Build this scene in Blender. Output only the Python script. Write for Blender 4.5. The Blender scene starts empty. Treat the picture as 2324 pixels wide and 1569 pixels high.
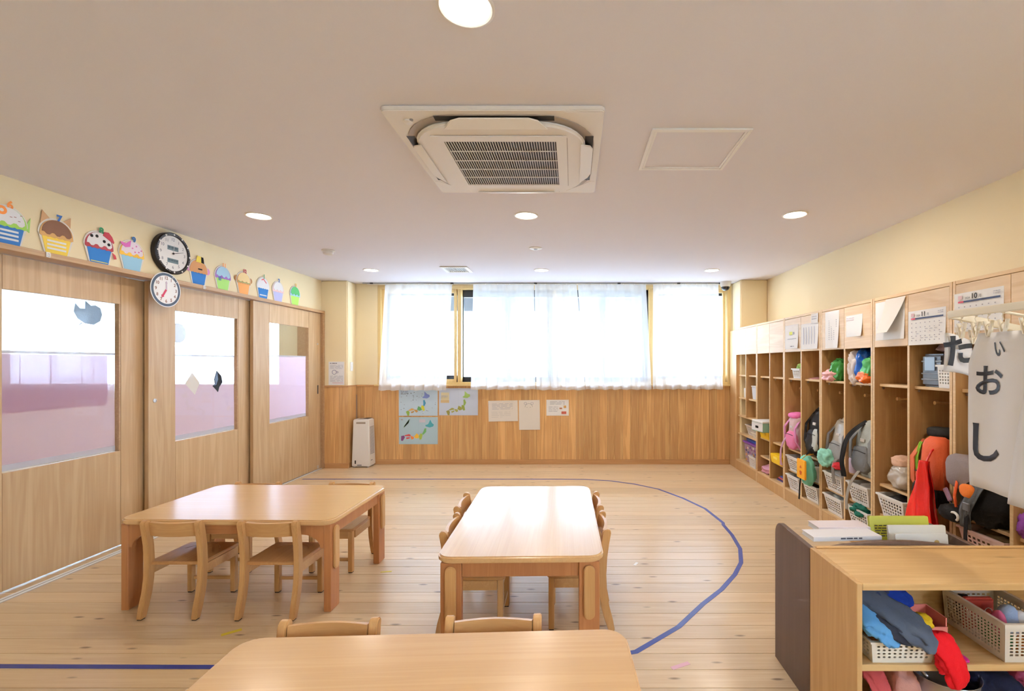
import bpy, bmesh, math, random
from mathutils import Vector, Matrix, noise as mnoise
R = math.radians
SC = bpy.context.scene
COL = SC.collection
# ------------------------------------------------------------------ camera
CAMZ = 1.366
cam = bpy.data.objects.new('camera', bpy.data.cameras.new('camera'))
COL.objects.link(cam)
cam.location = (0, 0, CAMZ)
cam.rotation_euler = (R(90), 0, 0)
cam.data.sensor_fit = 'HORIZONTAL'
cam.data.sensor_width = 36
cam.data.lens = 1058 / 2324 * 36
cam.data.shift_x = -138 / 2324
cam.data.shift_y = 41.5 / 2324
cam.data.clip_start = 0.05
SC.camera = cam
# ------------------------------------------------------------------ world, exposure
W = bpy.data.worlds.new('sky'); SC.world = W; W.use_nodes = True
wn = W.node_tree
bg = wn.nodes['Background']
bg.inputs[0].default_value = (0.53, 0.73, 1.0, 1)
bg.inputs[1].default_value = 45.0
SC.view_settings.view_transform = 'Standard'
SC.view_settings.look = 'None'
SC.view_settings.exposure = 0.70
SC.view_settings.gamma = 1.0
SC.view_settings.use_curve_mapping = False
SC.cycles.use_denoising = True
SC.cycles.max_bounces = 6
SC.cycles.diffuse_bounces = 4
SC.cycles.glossy_bounces = 3
SC.cycles.transparent_max_bounces = 8
SC.cycles.use_light_tree = False
SC.cycles.use_adaptive_sampling = True
SC.cycles.adaptive_threshold = 0.09
SC.cycles.adaptive_min_samples = 16
SC.cycles.caustics_reflective = True
SC.cycles.blur_glossy = 0.6
SC.cycles.caustics_refractive = False
SC.cycles.sample_clamp_indirect = 6.0
LAMP_W = 4.8          # watts of one ceiling downlight
LAMP_C = (1.0, 0.89, 0.76)
def portal(name, x0, x1, y, z0, z1):
    l = bpy.data.lights.new(name, 'AREA'); l.shape = 'RECTANGLE'
    l.size = x1 - x0; l.size_y = z1 - z0
    o = bpy.data.objects.new(name, l); COL.objects.link(o)
    o.location = ((x0 + x1) / 2, y, (z0 + z1) / 2)
    o.rotation_euler = (R(-90), 0, 0)          # faces -Y, into the room
    l.cycles.is_portal = True
portal('window_portal', -2.65, 2.15, 6.56, 1.08, 2.44)
def side_portal(name, x, y0, y1, z0, z1):
    l = bpy.data.lights.new(name, 'AREA'); l.shape = 'RECTANGLE'; l.size = z1 - z0; l.size_y = y1 - y0
    o = bpy.data.objects.new(name, l); COL.objects.link(o); o.location = (x, (y0 + y1) / 2, (z0 + z1) / 2)
    o.rotation_euler = (0, R(90), 0); l.cycles.is_portal = True      # faces -X, into the room
side_portal('side_window_portal', 2.66, -1.55, -.55, 1.0, 2.1)
portal('neighbour_window_portal', -7.9, -4.05, 6.56, 1.08, 2.44)

# ------------------------------------------------------------------ helpers
def srgb(r, g, b):
    f = lambda v: (v / 12.92 if v <= 0.04045 else ((v + 0.055) / 1.055) ** 2.4)
    return (f(r / 255), f(g / 255), f(b / 255), 1)
MATS = {}
def newmat(name):
    m = bpy.data.materials.new(name); m.use_nodes = True
    MATS[name] = m
    return m, m.node_tree, m.node_tree.nodes['Principled BSDF']
def plain(name, rgb, rough=0.5, metal=0.0, spec=0.5, bump=0.0, bscale=200, var=0.0, coat=0.0):
    if name in MATS: return MATS[name]
    m, nt, b = newmat(name)
    b.inputs['Base Color'].default_value = srgb(*rgb)
    b.inputs['Roughness'].default_value = rough
    b.inputs['Metallic'].default_value = metal
    b.inputs['Specular IOR Level'].default_value = spec
    b.inputs['Coat Weight'].default_value = coat
    if not (bump or var): return m
    tc = nt.nodes.new('ShaderNodeTexCoord')
    n = nt.nodes.new('ShaderNodeTexNoise'); n.inputs['Scale'].default_value = bscale * 0.2; n.inputs['Detail'].default_value = 1
    nt.links.new(tc.outputs['Object'], n.inputs['Vector'])
    h = nt.nodes.new('ShaderNodeHueSaturation'); h.inputs['Color'].default_value = srgb(*rgb)
    mr = nt.nodes.new('ShaderNodeMapRange')
    mr.inputs['To Min'].default_value = 1 - var; mr.inputs['To Max'].default_value = 1 + var
    nt.links.new(n.outputs['Fac'], mr.inputs['Value']); nt.links.new(mr.outputs[0], h.inputs['Value'])
    nt.links.new(h.outputs[0], b.inputs['Base Color'])
    if bump:
        n2 = nt.nodes.new('ShaderNodeTexNoise'); n2.inputs['Scale'].default_value = bscale
        nt.links.new(tc.outputs['Object'], n2.inputs['Vector'])
        bp = nt.nodes.new('ShaderNodeBump'); bp.inputs['Strength'].default_value = bump; bp.inputs['Distance'].default_value = 0.004
        nt.links.new(n2.outputs['Fac'], bp.inputs['Height']); nt.links.new(bp.outputs[0], b.inputs['Normal'])
    return m
def wood(name, light, dark, axis='X', rough=0.4, along=1.3, across=16, var=0.12, knots=0.0, coat=0.0, contrast=1.0, spec=0.5, kscale=(2.2, 7.5)):
    """grain runs along `axis` of the object; every object gets its own offset and tone"""
    m, nt, b = newmat(name)
    N, L = nt.nodes, nt.links
    tc = N.new('ShaderNodeTexCoord'); oi = N.new('ShaderNodeObjectInfo')
    add = N.new('ShaderNodeVectorMath'); add.operation = 'MULTIPLY_ADD'
    cb = N.new('ShaderNodeCombineXYZ')
    for i in range(3): L.new(oi.outputs['Random'], cb.inputs[i])
    add.inputs[1].default_value = (37.0, 53.0, 71.0)
    L.new(cb.outputs[0], add.inputs[0]); L.new(tc.outputs['Object'], add.inputs[2])
    i = 'XYZ'.index(axis)
    def mapped(a, c):
        mp = N.new('ShaderNodeMapping'); s = [c, c, c]; s[i] = a
        mp.inputs['Scale'].default_value = s; L.new(add.outputs[0], mp.inputs['Vector']); return mp
    n1 = N.new('ShaderNodeTexNoise'); n1.inputs['Scale'].default_value = 1; n1.inputs['Detail'].default_value = 2; n1.inputs['Distortion'].default_value = 1.2
    L.new(mapped(along, across).outputs[0], n1.inputs['Vector'])
    n2 = N.new('ShaderNodeTexNoise'); n2.inputs['Scale'].default_value = 1; n2.inputs['Detail'].default_value = 2
    L.new(mapped(along * 3, across * 9).outputs[0], n2.inputs['Vector'])
    # ring bands
    sn = N.new('ShaderNodeMath'); sn.operation = 'MULTIPLY'; sn.inputs[1].default_value = 15
    L.new(n1.outputs['Fac'], sn.inputs[0])
    si = N.new('ShaderNodeMath'); si.operation = 'SINE'; L.new(sn.outputs[0], si.inputs[0])
    mx = N.new('ShaderNodeMath'); mx.operation = 'MULTIPLY_ADD'; mx.inputs[1].default_value = 0.13 * contrast; L.new(si.outputs[0], mx.inputs[0])
    ma = N.new('ShaderNodeMath'); ma.operation = 'MULTIPLY_ADD'; ma.inputs[1].default_value = 0.36 * contrast; ma.inputs[2].default_value = 0.38
    L.new(n2.outputs['Fac'], ma.inputs[0]); L.new(ma.outputs[0], mx.inputs[2])
    cr = N.new('ShaderNodeValToRGB')
    cr.color_ramp.elements[0].position = 0.25; cr.color_ramp.elements[0].color = srgb(*light)
    cr.color_ramp.elements[1].position = 0.95; cr.color_ramp.elements[1].color = srgb(*dark)
    L.new(mx.outputs[0], cr.inputs['Fac'])
    hs = N.new('ShaderNodeHueSaturation'); mr = N.new('ShaderNodeMapRange')
    mr.inputs['To Min'].default_value = 1 - var; mr.inputs['To Max'].default_value = 1 + var
    L.new(oi.outputs['Random'], mr.inputs['Value']); L.new(mr.outputs[0], hs.inputs['Value'])
    L.new(cr.outputs[0], hs.inputs['Color'])
    out = hs.outputs[0]
    if knots:
        vo = N.new('ShaderNodeTexVoronoi'); vo.inputs['Scale'].default_value = 1
        L.new(mapped(*kscale).outputs[0], vo.inputs['Vector'])
        r1 = N.new('ShaderNodeMapRange'); r1.inputs['From Min'].default_value = 0.06; r1.inputs['From Max'].default_value = 0.15
        r1.inputs['To Min'].default_value = 1; r1.inputs['To Max'].default_value = 0
        L.new(vo.outputs['Distance'], r1.inputs['Value'])
        sp = N.new('ShaderNodeSeparateColor'); L.new(vo.outputs['Color'], sp.inputs[0])
        th = N.new('ShaderNodeMath'); th.operation = 'GREATER_THAN'; th.inputs[1].default_value = 1 - knots
        L.new(sp.outputs[0], th.inputs[0])
        mu = N.new('ShaderNodeMath'); mu.operation = 'MULTIPLY'; L.new(r1.outputs[0], mu.inputs[0]); L.new(th.outputs[0], mu.inputs[1])
        mk = N.new('ShaderNodeMath'); mk.operation = 'MULTIPLY'; mk.inputs[1].default_value = 0.75; L.new(mu.outputs[0], mk.inputs[0])
        mix = N.new('ShaderNodeMix'); mix.data_type = 'RGBA'
        L.new(mk.outputs[0], mix.inputs['Factor']); L.new(out, mix.inputs['A'])
        mix.inputs['B'].default_value = srgb(96, 60, 32); out = mix.outputs['Result']
    L.new(out, b.inputs['Base Color'])
    b.inputs['Roughness'].default_value = rough; b.inputs['Coat Weight'].default_value = coat; b.inputs['Coat Roughness'].default_value = 0.18
    b.inputs['Specular IOR Level'].default_value = spec
    bp = N.new('ShaderNodeBump'); bp.inputs['Strength'].default_value = 0.08; bp.inputs['Distance'].default_value = 0.002
    L.new(n2.outputs['Fac'], bp.inputs['Height']); L.new(bp.outputs[0], b.inputs['Normal'])
    return m
def sheer(name, rgb, transp, transl, rough=0.6, diffuse=None):
    """thin cloth or film: part clear, part scattering through, part scattering back"""
    m, nt, b = newmat(name); N, L = nt.nodes, nt.links
    out = N['Material Output']; N.remove(b)
    tr = N.new('ShaderNodeBsdfTransparent'); tr.inputs[0].default_value = tuple(min(1, v * 0.25 + 0.75) for v in srgb(*rgb)[:3]) + (1,)
    tl = N.new('ShaderNodeBsdfTranslucent'); tl.inputs[0].default_value = srgb(*rgb)
    df = N.new('ShaderNodeBsdfPrincipled'); df.inputs['Base Color'].default_value = srgb(*(diffuse or rgb)); df.inputs['Roughness'].default_value = rough
    tc = N.new('ShaderNodeTexCoord'); n = N.new('ShaderNodeTexNoise'); n.inputs['Scale'].default_value = 9; n.inputs['Detail'].default_value = 4
    L.new(tc.outputs['Object'], n.inputs['Vector'])
    bp = N.new('ShaderNodeBump'); bp.inputs['Strength'].default_value = 0.25; bp.inputs['Distance'].default_value = 0.01
    L.new(n.outputs['Fac'], bp.inputs['Height']); L.new(bp.outputs[0], df.inputs['Normal'])
    m1 = N.new('ShaderNodeMixShader'); m1.inputs[0].default_value = transl / max(1e-6, 1 - transp)
    L.new(df.outputs[0], m1.inputs[1]); L.new(tl.outputs[0], m1.inputs[2])
    m2 = N.new('ShaderNodeMixShader'); m2.inputs[0].default_value = transp
    L.new(m1.outputs[0], m2.inputs[1]); L.new(tr.outputs[0], m2.inputs[2])
    L.new(m2.outputs[0], out.inputs['Surface'])
    return m
def glassy(name, tint=(255, 255, 255), refl=0.08):
    m, nt, b = newmat(name); N, L = nt.nodes, nt.links
    out = N['Material Output']; N.remove(b)
    tr = N.new('ShaderNodeBsdfTransparent'); tr.inputs[0].default_value = srgb(*tint)
    gl = N.new('ShaderNodeBsdfGlossy'); gl.inputs['Roughness'].default_value = 0.03
    lw = N.new('ShaderNodeLayerWeight'); lw.inputs['Blend'].default_value = 0.5
    pw = N.new('ShaderNodeMath'); pw.operation = 'POWER'; pw.inputs[1].default_value = 4.5; L.new(lw.outputs['Facing'], pw.inputs[0])
    fr = N.new('ShaderNodeMath'); fr.operation = 'MULTIPLY_ADD'; fr.inputs[1].default_value = 0.5; fr.inputs[2].default_value = 0.035
    L.new(pw.outputs[0], fr.inputs[0])
    mx = N.new('ShaderNodeMixShader')
    L.new(fr.outputs[0], mx.inputs[0]); L.new(tr.outputs[0], mx.inputs[1]); L.new(gl.outputs[0], mx.inputs[2])
    L.new(mx.outputs[0], out.inputs['Surface'])
    return m
def glow(name, rgb, strength):
    m, nt, b = newmat(name)
    b.inputs['Base Color'].default_value = (0.9, 0.9, 0.9, 1)
    b.inputs['Emission Color'].default_value = rgb + (1,); b.inputs['Emission Strength'].default_value = strength
    return m

class MB:
    def __init__(s): s.v = []; s.f = []
    def add(s, vs, fs):
        k = len(s.v); s.v += [tuple(v) for v in vs]; s.f += [tuple(i + k for i in f) for f in fs]; return s
    def hexa(s, p):
        return s.add(p, [(0, 3, 2, 1), (4, 5, 6, 7), (0, 1, 5, 4), (1, 2, 6, 5), (2, 3, 7, 6), (3, 0, 4, 7)])
    def box(s, x0, x1, y0, y1, z0, z1):
        x0, x1 = sorted((x0, x1)); y0, y1 = sorted((y0, y1)); z0, z1 = sorted((z0, z1))
        return s.hexa([(x0, y0, z0), (x1, y0, z0), (x1, y1, z0), (x0, y1, z0), (x0, y0, z1), (x1, y0, z1), (x1, y1, z1), (x0, y1, z1)])
    def prism(s, poly, axis, a, b):
        """extrude a 2-D outline along axis; outline coords are the other two axes in xyz order"""
        n = len(poly)
        def pt(p, t):
            return {'X': (t, p[0], p[1]), 'Y': (p[0], t, p[1]), 'Z': (p[0], p[1], t)}[axis]
        vs = [pt(p, a) for p in poly] + [pt(p, b) for p in poly]
        fs = [tuple(range(n))[::-1], tuple(range(n, 2 * n))] + [(i, (i + 1) % n, n + (i + 1) % n, n + i) for i in range(n)]
        return s.add(vs, fs)
    def tube(s, pts, r, n=8, closed=False):
        pts = [Vector(p) for p in pts]; m = len(pts); rs = r if isinstance(r, (list, tuple)) else [r] * m
        k = len(s.v); up = None
        for i, p in enumerate(pts):
            a = pts[(i - 1) % m] if (closed or i) else p
            b = pts[(i + 1) % m] if (closed or i < m - 1) else p
            t = (b - a).normalized()
            if up is None: up = t.orthogonal().normalized()
            else:
                up = up - t * up.dot(t)
                up = up.normalized() if up.length > 1e-6 else t.orthogonal().normalized()
            w = t.cross(up)
            for j in range(n):
                th = 2 * math.pi * j / n
                s.v.append(tuple(p + (up * math.cos(th) + w * math.sin(th)) * rs[i]))
        for i in range(m if closed else m - 1):
            i2 = (i + 1) % m
            for j in range(n):
                s.f.append((k + i * n + j, k + i * n + (j + 1) % n, k + i2 * n + (j + 1) % n, k + i2 * n + j))
        if not closed:
            s.f.append(tuple(k + j for j in range(n))[::-1]); s.f.append(tuple(k + (m - 1) * n + j for j in range(n)))
        return s
    def ribbon(s, pts, w, t=0.003, side=(0, 0, 1)):
        """flat strap of width w (along `side`) and thickness t through pts"""
        pts = [Vector(p) for p in pts]; m = len(pts); k = len(s.v); sd = Vector(side).normalized()
        for i, p in enumerate(pts):
            a = pts[max(0, i - 1)]; b = pts[min(m - 1, i + 1)]; d = (b - a).normalized()
            sv = (sd - d * sd.dot(d)); sv = sv.normalized() if sv.length > 1e-4 else d.orthogonal().normalized()
            nv = d.cross(sv)
            for e, g in ((-1, -1), (1, -1), (1, 1), (-1, 1)): s.v.append(tuple(p + sv * (w / 2 * e) + nv * (t / 2 * g)))
        for i in range(m - 1):
            for j in range(4):
                s.f.append((k + i * 4 + j, k + i * 4 + (j + 1) % 4, k + i * 4 + 4 + (j + 1) % 4, k + i * 4 + 4 + j))
        s.f.append((k + 3, k + 2, k + 1, k)); q = k + (m - 1) * 4; s.f.append((q, q + 1, q + 2, q + 3))
        return s
    def lathe(s, prof, n=24, c=(0, 0, 0), axis='Z', cap=True):
        k = len(s.v); m = len(prof)
        for r, h in prof:
            for j in range(n):
                th = 2 * math.pi * j / n; a, b = r * math.cos(th), r * math.sin(th)
                p = {'Z': (a, b, h), 'Y': (a, h, b), 'X': (h, a, b)}[axis]
                s.v.append((c[0] + p[0], c[1] + p[1], c[2] + p[2]))
        for i in range(m - 1):
            for j in range(n): s.f.append((k + i * n + j, k + i * n + (j + 1) % n, k + (i + 1) * n + (j + 1) % n, k + (i + 1) * n + j))
        if cap:
            s.f.append(tuple(k + j for j in range(n))[::-1]); s.f.append(tuple(k + (m - 1) * n + j for j in range(n)))
        return s
    def grid(s, fn, nu, nv, thick=0.0):
        """surface fn(u,v)->point; with thick>0 a closed thin shell"""
        k = len(s.v); P = [[Vector(fn(i / nu, j / nv)) for j in range(nv + 1)] for i in range(nu + 1)]
        w = nv + 1
        for i in range(nu + 1):
            for j in range(w): s.v.append(tuple(P[i][j]))
        for i in range(nu):
            for j in range(nv): s.f.append((k + i * w + j, k + (i + 1) * w + j, k + (i + 1) * w + j + 1, k + i * w + j + 1))
        if thick:
            k2 = len(s.v)
            for i in range(nu + 1):
                for j in range(w):
                    du = P[min(nu, i + 1)][j] - P[max(0, i - 1)][j]; dv = P[i][min(nv, j + 1)] - P[i][max(0, j - 1)]
                    nn = du.cross(dv); nn = nn.normalized() if nn.length > 1e-9 else Vector((0, 0, 1))
                    s.v.append(tuple(P[i][j] - nn * thick))
            for i in range(nu):
                for j in range(nv): s.f.append((k2 + i * w + j, k2 + i * w + j + 1, k2 + (i + 1) * w + j + 1, k2 + (i + 1) * w + j))
            ed = [(i, 0) for i in range(nu + 1)] + [(nu, j) for j in range(1, w)] + [(i, nv) for i in range(nu - 1, -1, -1)] + [(0, j) for j in range(nv - 1, 0, -1)]
            for a in range(len(ed)):
                (i, j), (i2, j2) = ed[a], ed[(a + 1) % len(ed)]
                s.f.append((k + i2 * w + j2, k + i * w + j, k2 + i * w + j, k2 + i2 * w + j2))
        return s
    def blob(s, c, r, e=0.6, nu=32, nv=20, lump=0.0, freq=6, seed=0, rot=None):
        """super-ellipsoid with soft lumps: bags, cushions, cloth bundles"""
        k = len(s.v); f = lambda t, q: math.copysign(abs(t) ** q, t)
        cv = Vector(c)
        for j in range(nv + 1):
            ph = -math.pi / 2 + math.pi * j / nv
            for i in range(nu):
                th = 2 * math.pi * i / nu
                p = Vector((r[0] * f(math.cos(ph), e) * f(math.cos(th), e), r[1] * f(math.cos(ph), e) * f(math.sin(th), e), r[2] * f(math.sin(ph), e)))
                if lump:
                    ph_ = Vector((p.x / r[0], p.y / r[1], p.z / r[2])); of = Vector((seed * 7.3, seed * 3.1, seed))
                    q = .7 * mnoise.noise(ph_ * 1.5 + of) + .55 * (.45 - abs(mnoise.noise(ph_ * 2.9 + of))) + .25 * mnoise.noise(ph_ * 6 + of)
                    p *= 1 + lump * q
                if rot: p = rot @ p
                s.v.append(tuple(cv + p))
        for j in range(nv):
            for i in range(nu): s.f.append((k + j * nu + i, k + j * nu + (i + 1) % nu, k + (j + 1) * nu + (i + 1) % nu, k + (j + 1) * nu + i))
        return s
    def build(s, name, mat, parent=None, smooth=False, bevel=0.0, seg=1, weld=False, loc=None):
        me = bpy.data.meshes.new(name); me.from_pydata(s.v, [], s.f)
        bm = bmesh.new(); bm.from_mesh(me)
        if weld: bmesh.ops.remove_doubles(bm, verts=bm.verts, dist=1e-5)
        bmesh.ops.recalc_face_normals(bm, faces=bm.faces)
        if bevel:
            es = [e for e in bm.edges if len(e.link_faces) == 2 and e.calc_face_angle(0) > 0.6]
            bmesh.ops.bevel(bm, geom=es, offset=bevel, segments=seg, affect='EDGES', clamp_overlap=True)
        bm.to_mesh(me); bm.free()
        if smooth:
            for p in me.polygons: p.use_smooth = True
            if smooth != 'all':
                try: me.set_sharp_from_angle(angle=R(40))
                except Exception: pass
        me.materials.append(MATS[mat] if isinstance(mat, str) else mat)
        o = bpy.data.objects.new(name, me); COL.objects.link(o)
        if parent is not None: o.parent = parent
        if loc is not None: o.location = loc
        return o
def tag(o, label=None, cat=None, group=None, kind=None):
    if label: o['label'] = label
    if cat: o['category'] = cat
    if group: o['group'] = group
    if kind: o['kind'] = kind
    return o
def thing(name, label, cat, loc=(0, 0, 0), rz=0.0, group=None, kind=None):
    o = bpy.data.objects.new(name, None); COL.objects.link(o)
    o.empty_display_size = 0.1
    o.location = loc; o.rotation_euler = (0, 0, rz)
    return tag(o, label, cat, group, kind)
def kids(o): return [c for c in bpy.data.objects if c.parent == o]
def dup(o, loc=None, rz=None, label=None, parent=None):
    c = o.copy(); COL.objects.link(c)
    if parent is not None: c.parent = parent; c.matrix_parent_inverse = o.matrix_parent_inverse.copy()
    if loc is not None: c.location = loc
    if rz is not None: c.rotation_euler = (0, 0, rz)
    if label: c['label'] = label
    for k in kids(o): dup(k, parent=c)
    return c
def piece(child, part):
    """make `child` (built in the thing's frame) a sub-part of `part`"""
    child.parent = part; child.matrix_parent_inverse = Matrix.Translation(-Vector(part.location)); return child
def box(name, mat, parent, x0, x1, y0, y1, z0, z1, bevel=0.0, **k):
    """one box with its own origin at its centre, so that grain and tone are its own"""
    cx, cy, cz = (x0 + x1) / 2, (y0 + y1) / 2, (z0 + z1) / 2
    return MB().box(x0 - cx, x1 - cx, y0 - cy, y1 - cy, z0 - cz, z1 - cz).build(name, mat, parent, bevel=bevel, loc=(cx, cy, cz), **k)
def struct(o): o['kind'] = 'structure'; return o
def rrect(w, h, r, n=6):
    pts = []
    for cx, cy, a0 in ((w / 2 - r, h / 2 - r, 0), (-w / 2 + r, h / 2 - r, 90), (-w / 2 + r, -h / 2 + r, 180), (w / 2 - r, -h / 2 + r, 270)):
        for i in range(n + 1):
            a = R(a0 + 90 * i / n); pts.append((cx + r * math.cos(a), cy + r * math.sin(a)))
    return pts
def text_mesh(s, size, bold=0.0, extrude=0.0, align='CENTER', shear=0.0):
    cu = bpy.data.curves.new('t', 'FONT'); cu.body = s; cu.size = size; cu.align_x = align; cu.align_y = 'CENTER'
    cu.offset = bold; cu.extrude = extrude; cu.shear = shear; cu.resolution_u = 3
    ob = bpy.data.objects.new('t', cu)
    me = bpy.data.meshes.new_from_object(ob); bpy.data.objects.remove(ob); bpy.data.curves.remove(cu)
    return me
class Plane:
    """a flat drawing surface: origin, right and up vectors (metres); normal points to the viewer"""
    def __init__(s, o, right, up):
        s.o = Vector(o); s.r = Vector(right).normalized(); s.u = Vector(up).normalized(); s.n = s.r.cross(s.u)
    def p(s, a, b, h=0.0): return s.o + s.r * a + s.u * b + s.n * h
    def mat(s, a, b, h=0.0, rot=0.0, sx=1.0):
        c, d = math.cos(rot), math.sin(rot)
        r = (s.r * c + s.u * d) * sx; u = s.u * c - s.r * d; q = s.p(a, b, h)
        return Matrix(((r.x, u.x, s.n.x, q.x), (r.y, u.y, s.n.y, q.y), (r.z, u.z, s.n.z, q.z), (0, 0, 0, 1)))
    def turned(s, rot, a=0, b=0):
        c, d = math.cos(rot), math.sin(rot)
        return Plane(s.p(a, b), s.r * c + s.u * d, s.u * c - s.r * d)
    def poly(s, name, pts, h0, h1, mat, parent=None, **k):
        """slab with outline pts between heights h0 and h1 above the plane"""
        n = len(pts)
        vs = [s.p(a, b, h0) for a, b in pts] + [s.p(a, b, h1) for a, b in pts]
        fs = [tuple(range(n))[::-1], tuple(range(n, 2 * n))] + [(i, (i + 1) % n, n + (i + 1) % n, n + i) for i in range(n)]
        return MB().add(vs, fs).build(name, mat, parent, **k)
    def rects(s, name, rs, h0, h1, mat, parent=None):
        m = MB()
        for a0, b0, a1, b1 in rs:
            m.hexa([s.p(a0, b0, h0), s.p(a1, b0, h0), s.p(a1, b1, h0), s.p(a0, b1, h0), s.p(a0, b0, h1), s.p(a1, b0, h1), s.p(a1, b1, h1), s.p(a0, b1, h1)])
        return m.build(name, mat, parent)
    def text(s, st, a, b, h, size, mat, parent, name='lettering', bold=0.0, rot=0.0, align='CENTER', sx=1.0):
        me = text_mesh(st, size, bold, 0.0, align); me.transform(s.mat(a, b, h, rot, sx)); me.name = name
        me.materials.append(MATS[mat] if isinstance(mat, str) else mat)
        o = bpy.data.objects.new(name, me); COL.objects.link(o); o.parent = parent
        return o
random.seed(7)

# ------------------------------------------------------------------ materials
plain('paint', (238, 219, 178), 0.75, var=0.012, bscale=900)
plain('ceiling_paint', (238, 236, 244), 0.85, var=0.012, bscale=900)
plain('subfloor', (90, 62, 36), 0.8)
wood('floor_pine', (226, 202, 166), (204, 170, 128), 'X', rough=0.30, along=0.9, across=22, var=0.07, knots=0.62, coat=0.15, kscale=(4.2, 15))
wood('cedar', (228, 184, 124), (190, 138, 82), 'Z', rough=0.42, along=0.8, across=17, var=0.15, knots=0.10, contrast=1.25)
wood('cedar_trim', (206, 158, 104), (176, 126, 78), 'X', rough=0.4, along=1.0, across=40, var=0.06)
wood('door_wood', (208, 176, 134), (186, 150, 108), 'Z', rough=0.45, along=0.8, across=12, var=0.05, contrast=1.35, knots=0.05)
wood('door_trim', (196, 160, 118), (166, 126, 86), 'Y', rough=0.45, along=1.0, across=30, var=0.04)
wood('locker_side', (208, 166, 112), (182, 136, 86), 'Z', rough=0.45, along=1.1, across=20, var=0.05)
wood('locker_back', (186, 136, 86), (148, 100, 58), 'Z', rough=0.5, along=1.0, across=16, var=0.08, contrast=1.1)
wood('locker_edge', (232, 200, 152), (206, 166, 114), 'Y', rough=0.4, along=1.2, across=26, var=0.04)
wood('locker_door', (232, 202, 158), (204, 164, 116), 'Y', rough=0.38, along=0.9, across=12, var=0.05, contrast=1.2)
wood('beech', (212, 164, 106), (188, 136, 80), 'Z', rough=0.36, along=1.5, across=30, var=0.05, coat=0.2, contrast=0.8)
wood('beech_seat', (202, 150, 94), (176, 122, 70), 'Y', rough=0.3, along=1.5, across=26, var=0.05, coat=0.3, contrast=0.8)
wood('beech_rail', (212, 164, 106), (188, 136, 80), 'X', rough=0.36, along=1.5, across=30, var=0.05, coat=0.2, contrast=0.8)
wood('table_leg', (194, 132, 82), (168, 104, 60), 'Z', rough=0.4, along=1.3, across=26, var=0.05, contrast=0.8)
wood('table_top', (224, 180, 124), (208, 160, 104), 'X', rough=0.26, along=0.7, across=26, var=0.02, coat=0.8, contrast=0.8)
wood('table_rail', (194, 132, 82), (168, 104, 60), 'X', rough=0.4, along=1.3, across=26, var=0.05, contrast=0.8)
wood('cabinet_wood', (224, 186, 130), (202, 158, 102), 'X', rough=0.42, along=0.9, across=16, var=0.04, contrast=1.4, knots=0.08)
wood('cabinet_side', (214, 172, 116), (192, 146, 90), 'Z', rough=0.45, along=0.9, across=16, var=0.04, contrast=1.3, knots=0.06)
wood('walnut', (112, 86, 72), (88, 66, 54), 'Z', rough=0.45, along=1.0, across=20, var=0.03, contrast=0.7)
wood('sash_wood', (226, 196, 136), (206, 170, 108), 'Z', rough=0.45, along=1.0, across=30, var=0.04, contrast=0.7)
plain('white_plastic', (236, 232, 226), 0.4)
plain('cream_plastic', (238, 228, 206), 0.35)
plain('paper', (240, 240, 240), 0.8, spec=0.2)
plain('paper_warm', (232, 226, 218), 0.8, spec=0.2)
plain('ink', (92, 92, 104), 0.8, spec=0.1)
plain('ink_light', (176, 178, 190), 0.8, spec=0.1)
plain('ink_black', (38, 38, 42), 0.7, spec=0.2)
plain('black_alu', (34, 40, 48), 0.4)
plain('black_plastic', (30, 28, 30), 0.45)
plain('grey_plastic', (150, 150, 152), 0.45)
plain('track_grey', (190, 184, 176), .4)
plain('track_white', (246, 246, 244), .35)
plain('steel', (214, 214, 218), 0.32, metal=0.85)
plain('alu', (214, 214, 216), 0.3, metal=0.9)
plain('ac_white', (240, 235, 228), 0.45)
plain('ac_dark', (40, 38, 36), 0.6)
plain('ac_grey', (168, 154, 140), 0.5)
plain('eave', (92, 94, 100), 0.8)
plain('concrete', (222, 222, 220), 0.9)
sheer('voile', (250, 250, 250), 0.36, 0.30)
sheer('pink_film', (240, 208, 226), 0.20, 0.58, rough=0.25)
sheer('plum_film', (176, 136, 160), 0.25, 0.40, rough=0.25)
sheer('white_tape', (240, 240, 244), 0.05, 0.45)
glassy('glass')
glow('lamp_lens', (1.0, 0.93, 0.82), 14.0)

# ------------------------------------------------------------------ room shell
XL, XR, YB, YR, ZC = -3.29, 2.52, 6.344, -1.75, 2.455
PLY, PLX = 6.10, -2.95      # left pier front / side
PRY, PRX = 6.03, 2.17       # right pier
WX0, WX1, WZ0, WZ1 = -2.655, 2.15, 1.085, 2.435   # window opening
fl = struct(MB().box(-3.45, XR + .1, YR - .1, YB + .1, -0.16, -0.026).build('floor', 'subfloor'))
PW = 0.1174
y = 1.9636 - 32 * PW
plank_me = None
while y < YB:
    y1 = min(y + PW, YB)
    if y1 - y > 0.02:
        box('plank', 'floor_pine', fl, -3.42, XR, y + .0012, y1 - .0012, -0.026, 0.0, bevel=0.0010)
    y += PW
ceil_o = struct(MB().box(-3.5, XR + .1, YR - .1, YB + .25, ZC, ZC + .12).build('ceiling', 'ceiling_paint'))
# back wall: around the window
wb = MB()
wb.box(-3.45, WX0, YB, YB + .2, -.1, ZC); wb.box(WX1, XR + .1, YB, YB + .2, -.1, ZC)
wb.box(WX0, WX1, YB, YB + .2, -.1, WZ0); wb.box(WX0, WX1, YB, YB + .2, WZ1, ZC)
wall_back = struct(wb.build('wall_back', 'paint'))
pl = struct(MB().box(-3.30, PLX, PLY, YB, 0, ZC).build('wall_pier_left', 'paint', bevel=0.012, seg=3))
pr = struct(MB().box(PRX, XR, PRY, YB, 0, ZC).build('wall_pier_right', 'paint', bevel=0.012, seg=3))
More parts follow.
